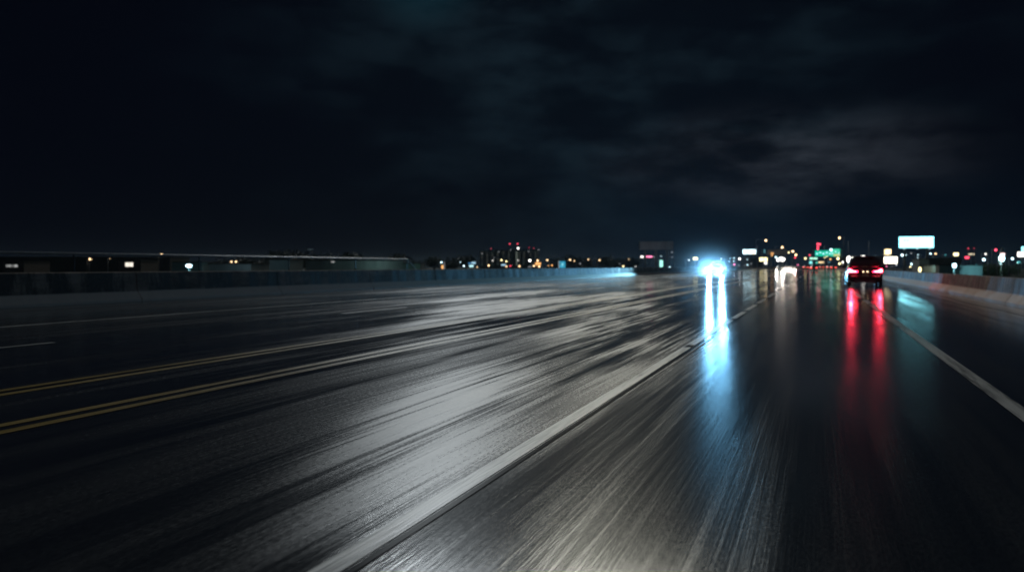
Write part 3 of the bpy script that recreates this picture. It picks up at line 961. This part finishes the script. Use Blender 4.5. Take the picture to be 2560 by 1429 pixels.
sg = sign_board(1926.5, 631.5, 1934, 634.8, 318, G('orange', 'orange', 1.4), 'small orange sign, upper of two, before the wide grey billboard', 'sign')
sign_board(1927.5, 637.3, 1932.5, 639.8, 318, G('orange', 'orange', 1.4), 'small orange sign, lower of two, before the wide grey billboard', 'sign')
sign_board(1732.5, 643, 1744.5, 649.3, 310, G('cream3', 'yellow', 2.6), 'small cream sign between a white lamp and the oncoming suv', 'sign')
sign_board(1648.8, 649.8, 1657.3, 667.3, 260, glow('sign_mint', (0.42, 1.0, 0.86), 1.3), 'tall pale green lit sign standing at the barrier edge', 'sign')
sign_board(1601, 639.2, 1609, 644, 300, G('white2', 'white', 2.0), 'short white lit sign under the unlit billboard', 'sign')
sign_board(1615.5, 639.3, 1630.8, 643.2, 300, G('pink', 'pink', 2.2), 'pink neon strip sign under the unlit billboard', 'sign')
bs, w, h, zc_ = sign_board(1398, 652.5, 1414, 669.5, 240, glow('screen_blue', (0.03, 0.30, 0.45), 1.0, 0.5, 0.6), 'blue lit screen on the town side of the stained barrier', 'screen', 'screen_sign')
MB().prism([(-w * .2, zc_ - h * .1), (-w * .05, zc_ + h * .25), (w * .2, zc_ + h * .1), (w * .12, zc_ - h * .2)], -.1, -.04).build('picture', glow('screen_pale', (0.25, 0.7, 0.8), 1.0), bs)
MB().box((-w * .5 - .1, 0, zc_), (.25, .3, h * 1.05)).build('frame', bulb_mat('grey', 0.4), bs)  # frame glows by its own material, without a lamp in it
sign_board(1178.8, 654.3, 1189.3, 659.3, 300, glow('sign_ice', (0.45, 0.75, 0.95), 0.9), 'pale blue sign, topmost of the stack behind the barrier', 'sign')
sign_board(1170.5, 656, 1178, 660, 301, glow('sign_blue', (0.06, 0.22, 0.45), 0.9), 'deep blue sign, beside the topmost pale one in the stack', 'sign')
sign_board(1173, 662.2, 1183.7, 667.2, 300, glow('sign_ice2', (0.55, 0.95, 1.0), 1.3), 'icy white sign, lowest of the stack behind the barrier', 'sign')
sign_board(1253, 660, 1264.5, 664, 320, glow('sign_ice', (0.45, 0.75, 0.95), 0.9), 'pale blue strip sign below the dark hospital wing', 'sign')
sign_board(1338, 656, 1352.3, 661, 320, G('orange3', 'orange', 1.5), 'small orange sign, upper of the stack below the hospital', 'sign')
sign_board(1340, 662, 1352, 664.6, 322, G('orange4', 'orange', 0.9), 'dim orange sign, lower of the stack below the hospital', 'sign')
sign_board(1320, 665.2, 1329.5, 667.6, 320, G('grey', 'grey', 0.35), 'dim grey strip sign under the brightest hospital lamp', 'sign')
sg = sign_board(1103.5, 662.5, 1108.3, 671.5, 260, G('orange', 'orange', 1.4), 'small orange sign leaning at a pale post under a cool lamp', 'sign')
pp = empty('pale_post', (*at(1110.5, 655, 255).xy, GZ))
tag(pp, 'pale square post beside the small orange sign behind the barrier', 'post')
MB().box((0, 0, (at(0, 655, 255).z - GZ) / 2), (.3, .3, at(0, 655, 255).z - GZ)).build('shaft', bulb_mat('grey', 0.25), pp)  # light put into the shaft's colour; the post is no lamp
MB().box((0, 0, at(0, 655, 255).z - GZ + .06), (.42, .42, .12)).build('post_cap', M_POLE, pp)
# far lights beyond the lead car
sign_board(2024.5, 643.5, 2043.5, 648, 400, glow('sign_sea', (0.45, 0.95, 0.70), 1.7, 0.5, .5), 'row of pale green lights beside the green road sign foot', 'sign')
sign_board(2023.3, 652.5, 2030.5, 659.5, 390, glow('sign_teal2', (0.25, 0.85, 0.85), 1.3), 'small teal sign just above the car in our lane', 'sign')
sign_board(2039, 653.5, 2044.5, 659, 392, glow('sign_green3', (0.06, 0.50, 0.38), 1.0), 'little green sign just beside the small teal sign', 'sign')
sign_board(2046, 653, 2062, 657.5, 385, glow('sign_amber', (1.0, 0.70, 0.36), 1.2, 0.3, .6), 'long amber strip sign beyond the car in our lane', 'sign')
sign_board(2068.5, 653.3, 2075.5, 656.2, 380, glow('sign_blue2', (0.12, 0.34, 0.45), 0.9), 'small dull blue sign under the green road sign', 'sign')
sign_board(2153.5, 638.6, 2162.5, 645.3, 300, G('white5', 'white', 4.0), 'tilted white sign peeping above the middle of the suv roof', 'sign')
sign_board(2384, 631.8, 2396, 639.3, 300, G('white6', 'yellow', 3.6), 'small bright cream sign in the dark beyond the white billboard', 'sign')
sign_board(2421, 633, 2436, 637.3, 320, glow('sign_letters', (0.9, 0.75, 0.5), 0.9, 0.8, 1.2), 'faint tan strip sign below twin red mast lights', 'sign')
sign_board(2412.3, 640.8, 2423, 646.3, 300, G('red', 'red', 2.4), 'small red lit sign below the faint tan strip sign', 'sign')
sign_board(2500.5, 632.3, 2512.5, 637.8, 290, glow('sign_blush', (1.0, 0.72, 0.72), 2.0), 'pinkish white sign right under the pale spire', 'sign')
sign_board(2543.5, 629.8, 2566, 641.3, 270, G('white7', 'white', 3.5), 'long white sign at the picture edge below a cyan sign', 'sign')
sign_board(2553.5, 616, 2568, 628.5, 272, G('cyan', 'cyan', 2.2), 'cyan rounded sign at the picture edge above a white sign', 'sign')
sign_board(2542.5, 653, 2550.5, 657, 275, G('teal', 'teal', 0.9), 'dull teal sign low below the long white edge sign', 'sign')
sign_board(767, 622.3, 783, 624.2, 330, glow('strip_dim', (0.10, 0.15, 0.17), 0.4), 'faint grey strip light high over the dark trees', 'sign')

# overhead road sign: two green panels on a gantry
zg = 300
p = at(2069, 640, zg)
gn = empty('gantry', (p.x, p.y, 0))
tag(gn, 'green overhead road sign panels on a gantry far down the road', 'road sign')
M_GRN = glow('road_sign_green', (0.0, 0.50, 0.34), 1.15, 0.12, 0.8)
M_GRN2 = glow('road_sign_green_pale', (0.05, 0.58, 0.36), 1.1, 0.15, 0.8)
for (u0, u1, v0, v1, m, yy) in ((2039, 2078.5, 626, 640, M_GRN, 0), (2079, 2099, 622, 641, M_GRN2, 0)):
    c = at((u0 + u1) / 2, (v0 + v1) / 2, zg)
    w, h = (u1 - u0) * zg / F, (v1 - v0) * zg / F
    x = (c.x - p.x) / 1.0
    pn = MB().box((x, 0, c.z), (w, .12, h)).build('sign_panel', m, gn)
    ms = MB()
    n = 5 if w > 4 else 3
    for k in range(n):
        ms.box((x - w * .38 + w * .76 * k / (n - 1), -.075, c.z + h * (0.12 if k % 2 else -.05)), (w * .09, .03, h * .22))
    ms.build('lettering', bulb_mat('cool', 1.5), pn)
    if n == 3:
        MB().box((x + w * .12, -.075, c.z - h * .33), (w * .72, .03, h * .24)).build('exit_strip', glow('sign_strip_yellow', (0.85, 0.72, 0.25), 0.9), pn)
xr_ = at(2104, 640, zg).x - p.x
xl_ = at(2032, 640, zg).x - p.x
for x in (xr_, xl_):
    MB().tube((x, .5, -.02), (x, .5, 7.4), .16, n=10).build('upright', M_STEEL, gn)
tr = MB()
for z in (6.4, 7.3):
    tr.tube((xl_, .5, z), (xr_, .5, z), .07, n=6)
nseg = 8
for k in range(nseg):
    a, b = xl_ + (xr_ - xl_) * k / nseg, xl_ + (xr_ - xl_) * (k + 1) / nseg
    tr.tube((a, .5, 6.4 if k % 2 else 7.3), (b, .5, 7.3 if k % 2 else 6.4), .04, n=6)
tr.build('truss', M_STEEL, gn)
MB().ball((at(2077.6, 624.5, zg).x - p.x, -.5, at(2077.6, 624.5, zg).z), .5, .3, .5).build('lamp', bulb_mat('cool', 3), gn, True)

# tower with red lights behind the gantry
def mast(u, v, z, lights, label, tint='red', k=2.5, r=2.6):
    p = at(u, v, z)
    root = empty('mast', (p.x, p.y, GZ))
    tag(root, label, 'mast')
    h = p.z - GZ
    m_ = MB()
    for a in range(3):
        ca, sa = math.cos(2.1 * a), math.sin(2.1 * a)
        m_.tube((1.4 * ca, 1.4 * sa, 0), (.25 * ca, .25 * sa, h), .07, .05, 6)
    for q in range(12):
        t0, t1 = q / 12, (q + 1) / 12
        for a in range(3):
            r0, r1 = 1.4 - 1.15 * t0, 1.4 - 1.15 * t1
            m_.tube((r0 * math.cos(2.1 * a), r0 * math.sin(2.1 * a), h * t0), (r1 * math.cos(2.1 * a + 2.1), r1 * math.sin(2.1 * a + 2.1), h * t1), .035, n=5)
    m_.build('lattice', M_DARKM, root)
    for (lu, lv) in lights:
        q = at(lu, lv, z) - Vector((p.x, p.y, GZ))
        MB().ball(q, r * z / F, r * z / F, r * z / F, 10, 6).build('beacon', bulb_mat(tint, k), root, True)


mast(2044.7, 609, 420, ((2044.0, 610), (2049.4, 610.2), (2044.7, 616.6), (2044.3, 622)), 'mast with a cluster of red lights above the green road sign')
mast(2420.8, 620.5, 420, ((2420.8, 621),), 'thin mast with one red light, brighter of the twin masts', k=1.0, r=1.9)
mast(2435.3, 620, 420, ((2435.3, 620.5),), 'thin mast with one faint red light, dimmer of the twin masts', k=0.5, r=1.7)

# unlit poles
for u, v, z, lab in ((1893, 613, 320, 'tall bare pole beside the white billboard pair'), (2121, 603, 280, 'bare pole just before the dark suv'),
                     (2172.3, 603, 290, 'bare pole rising behind the roof of the suv'), (2061, 615, 310, 'thin pale pole standing behind the green road sign')):
    p = at(u, v, z)
    r_ = empty('utility_pole', (p.x, p.y, GZ))
    tag(r_, lab, 'pole')
    MB().tube((0, 0, 0), (0, 0, p.z - GZ), .20, .14, 10).build('shaft', M_STEEL, r_, True)
    MB().box((0, 0, p.z - GZ - .5), (1.4, .12, .12)).build('crossarm', M_DARKM, r_)
# pale spire
p = at(2505, 618, 330)
r_ = empty('spire', (p.x, p.y, GZ))
tag(r_, 'pale pointed spire over a pinkish sign, by the dazzling floodlight', 'spire')
h = p.z - GZ
MB().box((0, 0, (h - 2.2) / 2), (1.5, 1.5, h - 2.2)).build('tower', M_STUCCO, r_)
MB().rings([[(-.75, -.75, h - 2.2), (.75, -.75, h - 2.2), (.75, .75, h - 2.2), (-.75, .75, h - 2.2)], [(-.05, -.05, h), (.05, -.05, h), (.05, .05, h), (-.05, .05, h)]]).build('roof', M_STUCCO, r_)

# ---- hospital-like block with wings and beacons
zb = 520.0
c = at(1275, 665, zb)
hs = empty('hospital', (c.x, c.y, GZ), TH)
tag(hs, 'wide multi storey hospital block with red roof lights far behind the barrier', 'building')


def hx(u): return (u - 1275) * zb / F
def hz(v): return CH + (HZ - v) / F * zb - GZ


M_WALLB = surf('hospital_wall', (0.22, 0.23, 0.22), 0.8, scale=0.3)
M_WIN = [glow('window_dim_%d' % i, c_, s_) for i, (c_, s_) in enumerate((((.55, .72, .66), .05), ((.75, .75, .62), .06), ((.5, .62, .7), .03), ((.8, .95, .8), .22)))]
for (u0, u1, vt, dy, dep) in ((1198.6, 1237.2, 628, 2, 18), (1237.2, 1279.8, 626.5, 0, 16), (1279.8, 1288.2, 624.5, 5, 14), (1288.2, 1302.5, 627, -2, 22), (1302.5, 1334, 626.5, 1, 16), (1336, 1349.5, 626, 0, 14)):
    x0, x1 = hx(u0), hx(u1) - .15
    H = hz(vt)
    MB().box(((x0 + x1) / 2, dy + dep / 2, H / 2), (x1 - x0, dep, H)).build('wing', M_WALLB, hs)
    MB().box(((x0 + x1) / 2, dy + dep / 2, H + .25), (x1 - x0 + .3, dep + .3, .5)).build('roof', M_ROOF, hs)
    if u0 == 1279.8: continue
    rows = 6
    ncol = max(2, int((x1 - x0) / 3.0))
    for r in range(rows):
        for k in range(ncol):
            if ncol > 3 and random.random() < .45: continue
            x = x0 + (x1 - x0) * (k + .5) / ncol
            zc_ = H - 1.0 - r * 1.55
            if zc_ < 1: continue
            m = M_WIN[3] if (u0 == 1288.2 and k == 0) else random.choice(M_WIN[:3])
            MB().box((x, dy - .02, zc_), (1.2, .12, .62)).build('window', m, hs)
for u, v, k in ((1274.3, 609, 2.0), (1294, 609, 2.0), (1227.3, 621, .8), (1323, 618, .6), (1335, 620, .7)):
    x = hx(u)
    vt = 626
    b_ = MB().tube((x, 6, hz(vt) - .2), (x, 6, hz(v)), .16, n=6).build('antenna', M_DARKM, hs)
    MB().ball((x, 6, hz(v)), .42 if k > 1 else .33, .3, .42 if k > 1 else .33, 10, 6).build('beacon', bulb_mat('red', k), b_, True)
b_ = MB().tube((hx(1295.2), 3, hz(627)), (hx(1295.2), 3, hz(620.5)), .16, n=6).build('antenna', M_DARKM, hs)
MB().ball((hx(1295.2), 3, hz(620.4)), .62, .4, .62, 10, 6).build('roof_lamp', bulb_mat('white', 4), b_, True)
for u, v in ((1247.3, 629.5), (1205.5, 633.8), (1277.2, 624.8), (1321.2, 628.6), (1346.7, 624.6)):
    MB().ball((hx(u), -3, hz(v)), .32, .3, .32, 8, 5).build('wall_lamp', bulb_mat('grey', .5), hs, True)

# ---- low buildings along the frontage road
b0, w, h = block(-120, 425, 643, 330, 20, M_ROOF, 'long unlit dark building behind the shops near the railing')
b1, w, h = block(8, 60, 655, 250, 14, M_DWALL, 'dark low building with a row of dim lit windows near the railing')
for x, k in ((-.30, .22), (-.18, .30), (-.02, .16), (.12, .45)):
    window_on(b1, w * x, at(0, 664.3, 250).z - GZ, .85, .75, glow('window_grey_%d' % int(k * 100), (.85, .87, .85), k))
b2, w, h = block(296, 352, 652, 240, 12, M_DWALL, 'dark shop with one bright white lit window')
wn = window_on(b2, -.1, at(0, 661, 240).z - GZ, 2.3, 1.25, glow('shop_window', (1.0, .93, .80), 1.1, .08))
MB().box((-.1, -.07, at(0, 661, 240).z - GZ), (.06, .05, 1.25)).build('glazing_bar', M_BLACK, wn)
b3, w, h = block(430, 505, 656, 215, 12, M_TIN, 'metal shed lit teal by a dazzling floodlight on its wall')
b4, w, h = block(522, 627, 660.3, 205, 16, M_TIN, 'long pale shed below two touching warm lamps')
b5, w, h = block(674, 722, 650, 205, 14, M_TIN, 'tall grey shed, first of the two under the railing')
b6, w, h = block(764, 1008, 651.5, 270, 18, M_TIN, 'very long grey warehouse behind the cluster of four lamps')
wd = window_on(b6, (832 - 886) * 270 / F, at(0, 650, 270).z - GZ - .6, 1.1, .35, glow('window_grey_45', (.85, .87, .85), .45))
b7, w, h = block(1008, 1052, 659, 262, 12, M_TIN, 'small shed with sloping end just past the railing end')
b8, w, h = block(2299.5, 2322, 648.3, 220, 9, M_STUCCO, 'pale plain wall of a lit block behind the low barrier', rz=0.1)
b9, w, h = block(2352, 2452, 664, 200, 12, M_TIN, 'low shed lit by a downward white floodlight beyond the low barrier', rz=0.2)
b10, w, h = block(2322, 2400, 646, 330, 14, M_DWALL, 'dark building with a sloping roof beyond the floodlit shed', rz=0.15)
b11, w, h = block(2130, 2215, 641, 480, 20, M_DWALL, 'dark low building far beyond the roof of the suv')
b12, w, h = block(1872, 1906, 645, 420, 14, M_DWALL, 'dark reddish building under the white billboard pair')


def area_light(name, loc, power, col, rad, spot=None, aim=None):
    l = bpy.data.lights.new(name, 'SPOT' if spot else 'POINT')
    l.energy = power
    l.color = col
    l.shadow_soft_size = rad
    o = bpy.data.objects.new(name, l)
    COL.objects.link(o)
    o.location = loc
    if spot:
        l.spot_size = math.radians(spot)
        l.spot_blend = .6
        d = (Vector(aim) - Vector(loc)).normalized()
        o.rotation_euler = d.to_track_quat('-Z', 'Y').to_euler()
    return o


def floodlight(u, v, z, r, tint, k, label, power, col, stretch=1.5, aim=None, spot=None):
    p = at(u, v, z)
    root = empty('floodlight', (p.x, p.y, GZ), TH)
    tag(root, label, 'floodlight')
    R = r * z / F
    h = p.z - GZ
    MB().tube((0, .25, 0), (0, .25, h + R), .09, n=8).build('pole', M_POLE, root)
    hd = MB().box((0, .18, h), (R * 2 * stretch, .25, R * 2.1)).build('housing', M_DARKM, root)
    MB().ball((0, 0, h), R * stretch, .12, R, 14, 7).build('lens', bulb_mat(tint, k), hd, True)
    q = p + Vector((ST * .45, -CT * .45, 0))
    area_light('floodlight_beam', q, power, col, .15, spot, aim)


floodlight(472, 664.3, 211, 4.0, 'cool', 6, 'dazzling bluish floodlight on the metal shed near the railing', 1500, (.35, .85, 1.0), 2.0)
floodlight(2386, 663.5, 196, 5.2, 'cool', 7, 'white floodlight throwing a teal cone down the low shed', 2600, (.35, .9, 1.0), 1.0)
floodlight(2504.4, 645.6, 280, 7.5, 'cool', 7, 'dazzling white floodlight among green lit trees by the spire', 9000, (.55, 1.0, .85), 1.0)
# added spots without fixtures, brightening sheds, a wall and two billboards
for u, v, z, pw, c_ in ((585, 654, 198, 260, (.6, .85, 1.0)), (700, 653, 196, 220, (.5, .85, 1.0)), (930, 653, 262, 600, (.6, .95, .9)), (1030, 656, 255, 160, (.4, .9, .7)),
                        (2312, 660, 205, 420, (.6, 1.0, .9)), (1640, 628, 224, 200, (.8, .85, 1.0)), (1940, 640, 322, 300, (1, .8, .7))):
    area_light('added_wall_spot', at(u, v + 4, z - 1.5), pw * .8, c_, .3, 150, at(u, v, z + 20))

# ---- trees
def make_tree(h, spread, mat, seed, leaf=0.34, nleaf=1100):
    rnd = random.Random(seed)
    root = empty('tree', (0, 0, 0))
    t = MB().tube((0, 0, 0), (0.1, 0, h * .45), h * .030, h * .02, 9)
    tips = []
    for k in range(8):
        a = 2 * PI * k / 8 + rnd.random()
        q = Vector((math.cos(a) * spread * .55, math.sin(a) * spread * .55, h * (.55 + .3 * rnd.random())))
        t.tube((0.1, 0, h * (.32 + .1 * rnd.random())), q, h * .012, h * .004, 6)
        tips.append(q)
    tips.append(Vector((0, 0, h * .82)))
    t.build('trunk', M_BARK, root)
    cr = MB()
    for i in range(nleaf):
        q = rnd.choice(tips)
        d = Vector((rnd.gauss(0, 1), rnd.gauss(0, 1), rnd.gauss(0, .75))) * (spread * .26)
        p_ = q + d
        if p_.z < h * .28: p_.z = h * .28 + rnd.random()
        n = Vector((rnd.gauss(0, 1), rnd.gauss(0, 1), rnd.gauss(0, 1))).normalized()
        e1 = n.orthogonal().normalized() * leaf * (.6 + .8 * rnd.random())
        e2 = n.cross(e1) * (.6)
        cr.add([p_ - e1, p_ + e2, p_ + e1, p_ - e2], [(0, 1, 2, 3)])
    cr.build('crown', mat, root)
    return root


protoA = make_tree(9.5, 4.2, M_LEAF, 3)
protoB = make_tree(8.5, 5.0, M_LEAF, 9)
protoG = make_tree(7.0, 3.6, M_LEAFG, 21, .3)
GT = 'dark trees along the frontage road'
used = set()
TREES = [(560, 300, 1.0), (612, 320, 1.05), (662, 330, 1.15), (705, 310, 1.3), (742, 320, 1.4), (775, 350, 1.2), (828, 360, 1.35), (876, 360, 1.3), (918, 380, 1.1), (998, 340, 1.2), (1042, 380, 1.0),
         (1085, 400, 1.15), (1128, 400, 1.2), (1165, 420, 1.25), (1395, 420, 1.2), (1432, 420, 1.25), (1462, 430, 1.2), (1512, 430, 1.2), (1545, 420, 1.2), (1580, 400, 1.1), (2345, 420, 1.2), (2372, 430, 1.2)]
for i, (u, z, s) in enumerate(TREES):
    pr = protoA if i % 2 else protoB
    o = pr if pr.name not in used else copy_tree(pr)
    used.add(pr.name)
    p = at(u, 665, z)
    o.location = (p.x, p.y, GZ)
    o.scale = (s, s, s)
    o.rotation_euler = (0, 0, i * 1.7)
    if u > 2000: lab = 'dark tree in silhouette beyond the floodlit shed'
    elif u < 960: lab = 'dark tree in silhouette behind the railing and sheds'
    elif u < 1200: lab = 'dark tree in silhouette between the warehouse and the hospital'
    else: lab = 'dark tree in silhouette between the blue screen and the unlit billboard'
    tag(o, lab, 'tree', GT + ' ' + ('by the floodlit shed' if u > 2000 else 'behind the railing' if u < 960 else 'before the hospital' if u < 1200 else 'past the blue screen'))
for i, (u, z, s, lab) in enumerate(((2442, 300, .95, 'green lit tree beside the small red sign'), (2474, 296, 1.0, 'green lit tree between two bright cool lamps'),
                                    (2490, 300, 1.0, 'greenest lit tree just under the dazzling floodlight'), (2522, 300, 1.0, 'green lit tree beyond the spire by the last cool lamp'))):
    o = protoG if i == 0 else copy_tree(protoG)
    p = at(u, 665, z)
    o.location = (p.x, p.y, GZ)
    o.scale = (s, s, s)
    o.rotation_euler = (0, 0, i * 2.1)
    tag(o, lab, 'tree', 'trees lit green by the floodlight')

# ------------------------------------------------------------------ air
HAZE_D = 0.00003
HALO_D = 0.017
mb = MB().box((0, 700, 6.4), (1900, 1860, 25))
m = bpy.data.materials.new('haze')
m.use_nodes = True
nt = m.node_tree
for n in list(nt.nodes):
    if n.type != 'OUTPUT_MATERIAL': nt.nodes.remove(n)
pv = nt.nodes.new('ShaderNodeVolumePrincipled')
pv.inputs['Color'].default_value = (0.62, 0.86, 1.0, 1)
pv.inputs['Density'].default_value = HAZE_D
pv.inputs['Anisotropy'].default_value = 0.55
nt.links.new(pv.outputs[0], [n for n in nt.nodes if n.type == 'OUTPUT_MATERIAL'][0].inputs['Volume'])
hz_ = mb.build('haze', m)
tag(hz_, 'thin damp night air over the wet highway', None, kind='stuff')

def halo_mist(name, loc, r, dens, aniso, label):  # mist added round lit lamps to give them a bloom-like halo
    mb = MB().ball((0, 0, 0), 1, 1, 1, 24, 14)
    m = bpy.data.materials.new(name)
    m.use_nodes = True
    nt = m.node_tree
    for n in list(nt.nodes):
        if n.type != 'OUTPUT_MATERIAL': nt.nodes.remove(n)
    o = texco(nt)
    ln = vmath(nt, 'LENGTH', o, None, 1)
    f = mrange(nt, ln, 0.0, 1.0, 1.0, 0.0)
    d = fmath(nt, 'MULTIPLY', fmath(nt, 'POWER', f, 4.5), dens)
    wob = mrange(nt, noise(nt, o, 2.5, 3), 0.3, 0.7, 0.7, 1.3)
    pv = nt.nodes.new('ShaderNodeVolumePrincipled')
    pv.inputs['Color'].default_value = (0.95, 0.97, 1.0, 1)
    pv.inputs['Anisotropy'].default_value = aniso
    nt.links.new(fmath(nt, 'MULTIPLY', d, wob), pv.inputs['Density'])
    nt.links.new(pv.outputs[0], [n for n in nt.nodes if n.type == 'OUTPUT_MATERIAL'][0].inputs['Volume'])
    ob = mb.build(name, m)
    ob.location = loc
    ob.scale = r
    return tag(ob, label, kind='stuff')


halo_mist('added_halo_mist', (ox, onc.location.y - ny2 - 1.0, 0.9), (11.0, 11.0, 8.0), HALO_D, 0.3, 'added mist forming the headlamp halo round the dazzling oncoming suv')
halo_mist('added_halo_mist', (2.56, suv.location.y - 0.2, 0.9), (3.2, 3.0, 2.6), HALO_D * 0.7, 0.2, 'added mist forming a red halo behind the dark suv')

# ------------------------------------------------------------------ sky and moon
MOON = dirpx(1130, -400)
el = math.asin(MOON.z)
az = math.atan2(MOON.x, MOON.y)
w = bpy.data.worlds.new('World')
S.world = w
w.use_nodes = True
nt = w.node_tree
L = nt.links
for n in list(nt.nodes): nt.nodes.remove(n)
out = nt.nodes.new('ShaderNodeOutputWorld')
D = nt.nodes.new('ShaderNodeTexCoord').outputs['Generated']
sky = nt.nodes.new('ShaderNodeTexSky')
sky.sky_type = 'NISHITA'
sky.sun_disc = False
sky.sun_elevation = math.radians(-6)
sky.sun_rotation = az
bg1 = nt.nodes.new('ShaderNodeBackground')
L.new(sky.outputs[0], bg1.inputs[0])
bg1.inputs[1].default_value = 0.004


def lobe(u, v, rx, stretch=1.0):
    """soft lobe round the sky direction seen at (u, v); stretch > 1 flattens it"""
    c = dirpx(u, v)
    d = vmath(nt, 'MULTIPLY', vmath(nt, 'SUBTRACT', D, c), (1, 1, stretch))
    return mrange(nt, vmath(nt, 'LENGTH', d, None, 1), 0, rx, 1, 0, True)


def addcol(*terms):
    acc = None
    for fac, col in terms:
        s = vmath(nt, 'SCALE', col)
        sc = s.node
        if isinstance(fac, (int, float)): sc.inputs[3].default_value = fac
        else: L.new(fac, sc.inputs[3])
        acc = s if acc is None else vmath(nt, 'ADD', acc, s)
    return acc


cl_vec = mapping(nt, D, (3.2, 3.2, 9.0), (0.4, 0.2, 0.7))
n1 = noise(nt, cl_vec, 1.6, 7, 0.62)
n2 = noise(nt, mapping(nt, D, (5, 5, 17), (2.3, 1.1, .2)), 1.4, 6, 0.6)
cloud = mrange(nt, n1, 0.40, 0.68, 0.0, 1.0, True)
cloud2 = mrange(nt, fmath(nt, 'ADD', fmath(nt, 'MULTIPLY', n1, .5), fmath(nt, 'MULTIPLY', n2, .5)), 0.38, 0.66, 0.05, 1.0, True)
band = lobe(1960, 395, 0.27, 3.4)
wide = lobe(1500, 120, 0.60, 1.5)
gap = lobe(1800, 290, 0.16, 2.6)
moonhalo = lobe(1080, -330, 0.30, 1.0)
g1 = lobe(1545, -375, 0.10, 1.0)
sep = nt.nodes.new('ShaderNodeSeparateXYZ')
L.new(D, sep.inputs[0])
low = mrange(nt, sep.outputs[2], 0.0, 0.16, 1, 0, True)
colr = addcol(
    (1.0, (0.0010, 0.0017, 0.0042)),
    (fmath(nt, 'MULTIPLY', wide, fmath(nt, 'ADD', fmath(nt, 'MULTIPLY', cloud, .9), .15)), (0.0050, 0.0110, 0.0148)),
    (fmath(nt, 'MULTIPLY', band, cloud2), (0.026, 0.029, 0.036)),
    (lobe(1060, -70, 0.085), (0.003, 0.016, 0.022)),
    (fmath(nt, 'MULTIPLY', low, lobe(2000, 665, 0.5, 1.5)), (0.0005, 0.003, 0.007)),
    (fmath(nt, 'MULTIPLY', g1, fmath(nt, 'ADD', fmath(nt, 'MULTIPLY', cloud, .7), .5)), (58.0, 57.0, 49.0)),
    (mrange(nt, sep.outputs[2], 0.42, 0.75, 0, 1, True), (0.022, 0.028, 0.036)),
)
bg2 = nt.nodes.new('ShaderNodeBackground')
L.new(colr, bg2.inputs[0])
bg2.inputs[1].default_value = 1.0
ad = nt.nodes.new('ShaderNodeAddShader')
L.new(bg1.outputs[0], ad.inputs[0])
L.new(bg2.outputs[0], ad.inputs[1])
L.new(ad.outputs[0], out.inputs['Surface'])

sl = bpy.data.lights.new('moon', 'SUN')
sl.energy = 0.50
sl.color = (0.88, 0.96, 1.0)
sl.angle = math.radians(6)
so = bpy.data.objects.new('moon', sl)
COL.objects.link(so)
so.rotation_euler = (-MOON).to_track_quat('-Z', 'Y').to_euler()

# ------------------------------------------------------------------ camera and render settings
cd = bpy.data.cameras.new('camera')
cd.sensor_width = 36.0
cd.lens = F / 2560.0 * 36.0
cd.shift_y = -(714.5 - HZ) / 2560.0
cd.clip_start = 0.05
cd.clip_end = 6000
cam = bpy.data.objects.new('camera', cd)
COL.objects.link(cam)
cam.location = (0, 0, CH)
cam.rotation_euler = (PI / 2, 0, TH)
S.camera = cam
cd.dof.use_dof = True
cd.dof.focus_distance = 7.0
cd.dof.aperture_fstop = 1.4

S.render.engine = 'CYCLES'
S.view_settings.view_transform = 'Standard'
S.view_settings.look = 'None'
S.view_settings.exposure = 0
S.view_settings.gamma = 1
cy = S.cycles
cy.max_bounces = 5
cy.diffuse_bounces = 2
cy.glossy_bounces = 3
cy.transmission_bounces = 1
cy.volume_bounces = 0
cy.sample_clamp_indirect = 4.0
cy.use_denoising = True
cy.caustics_reflective = True
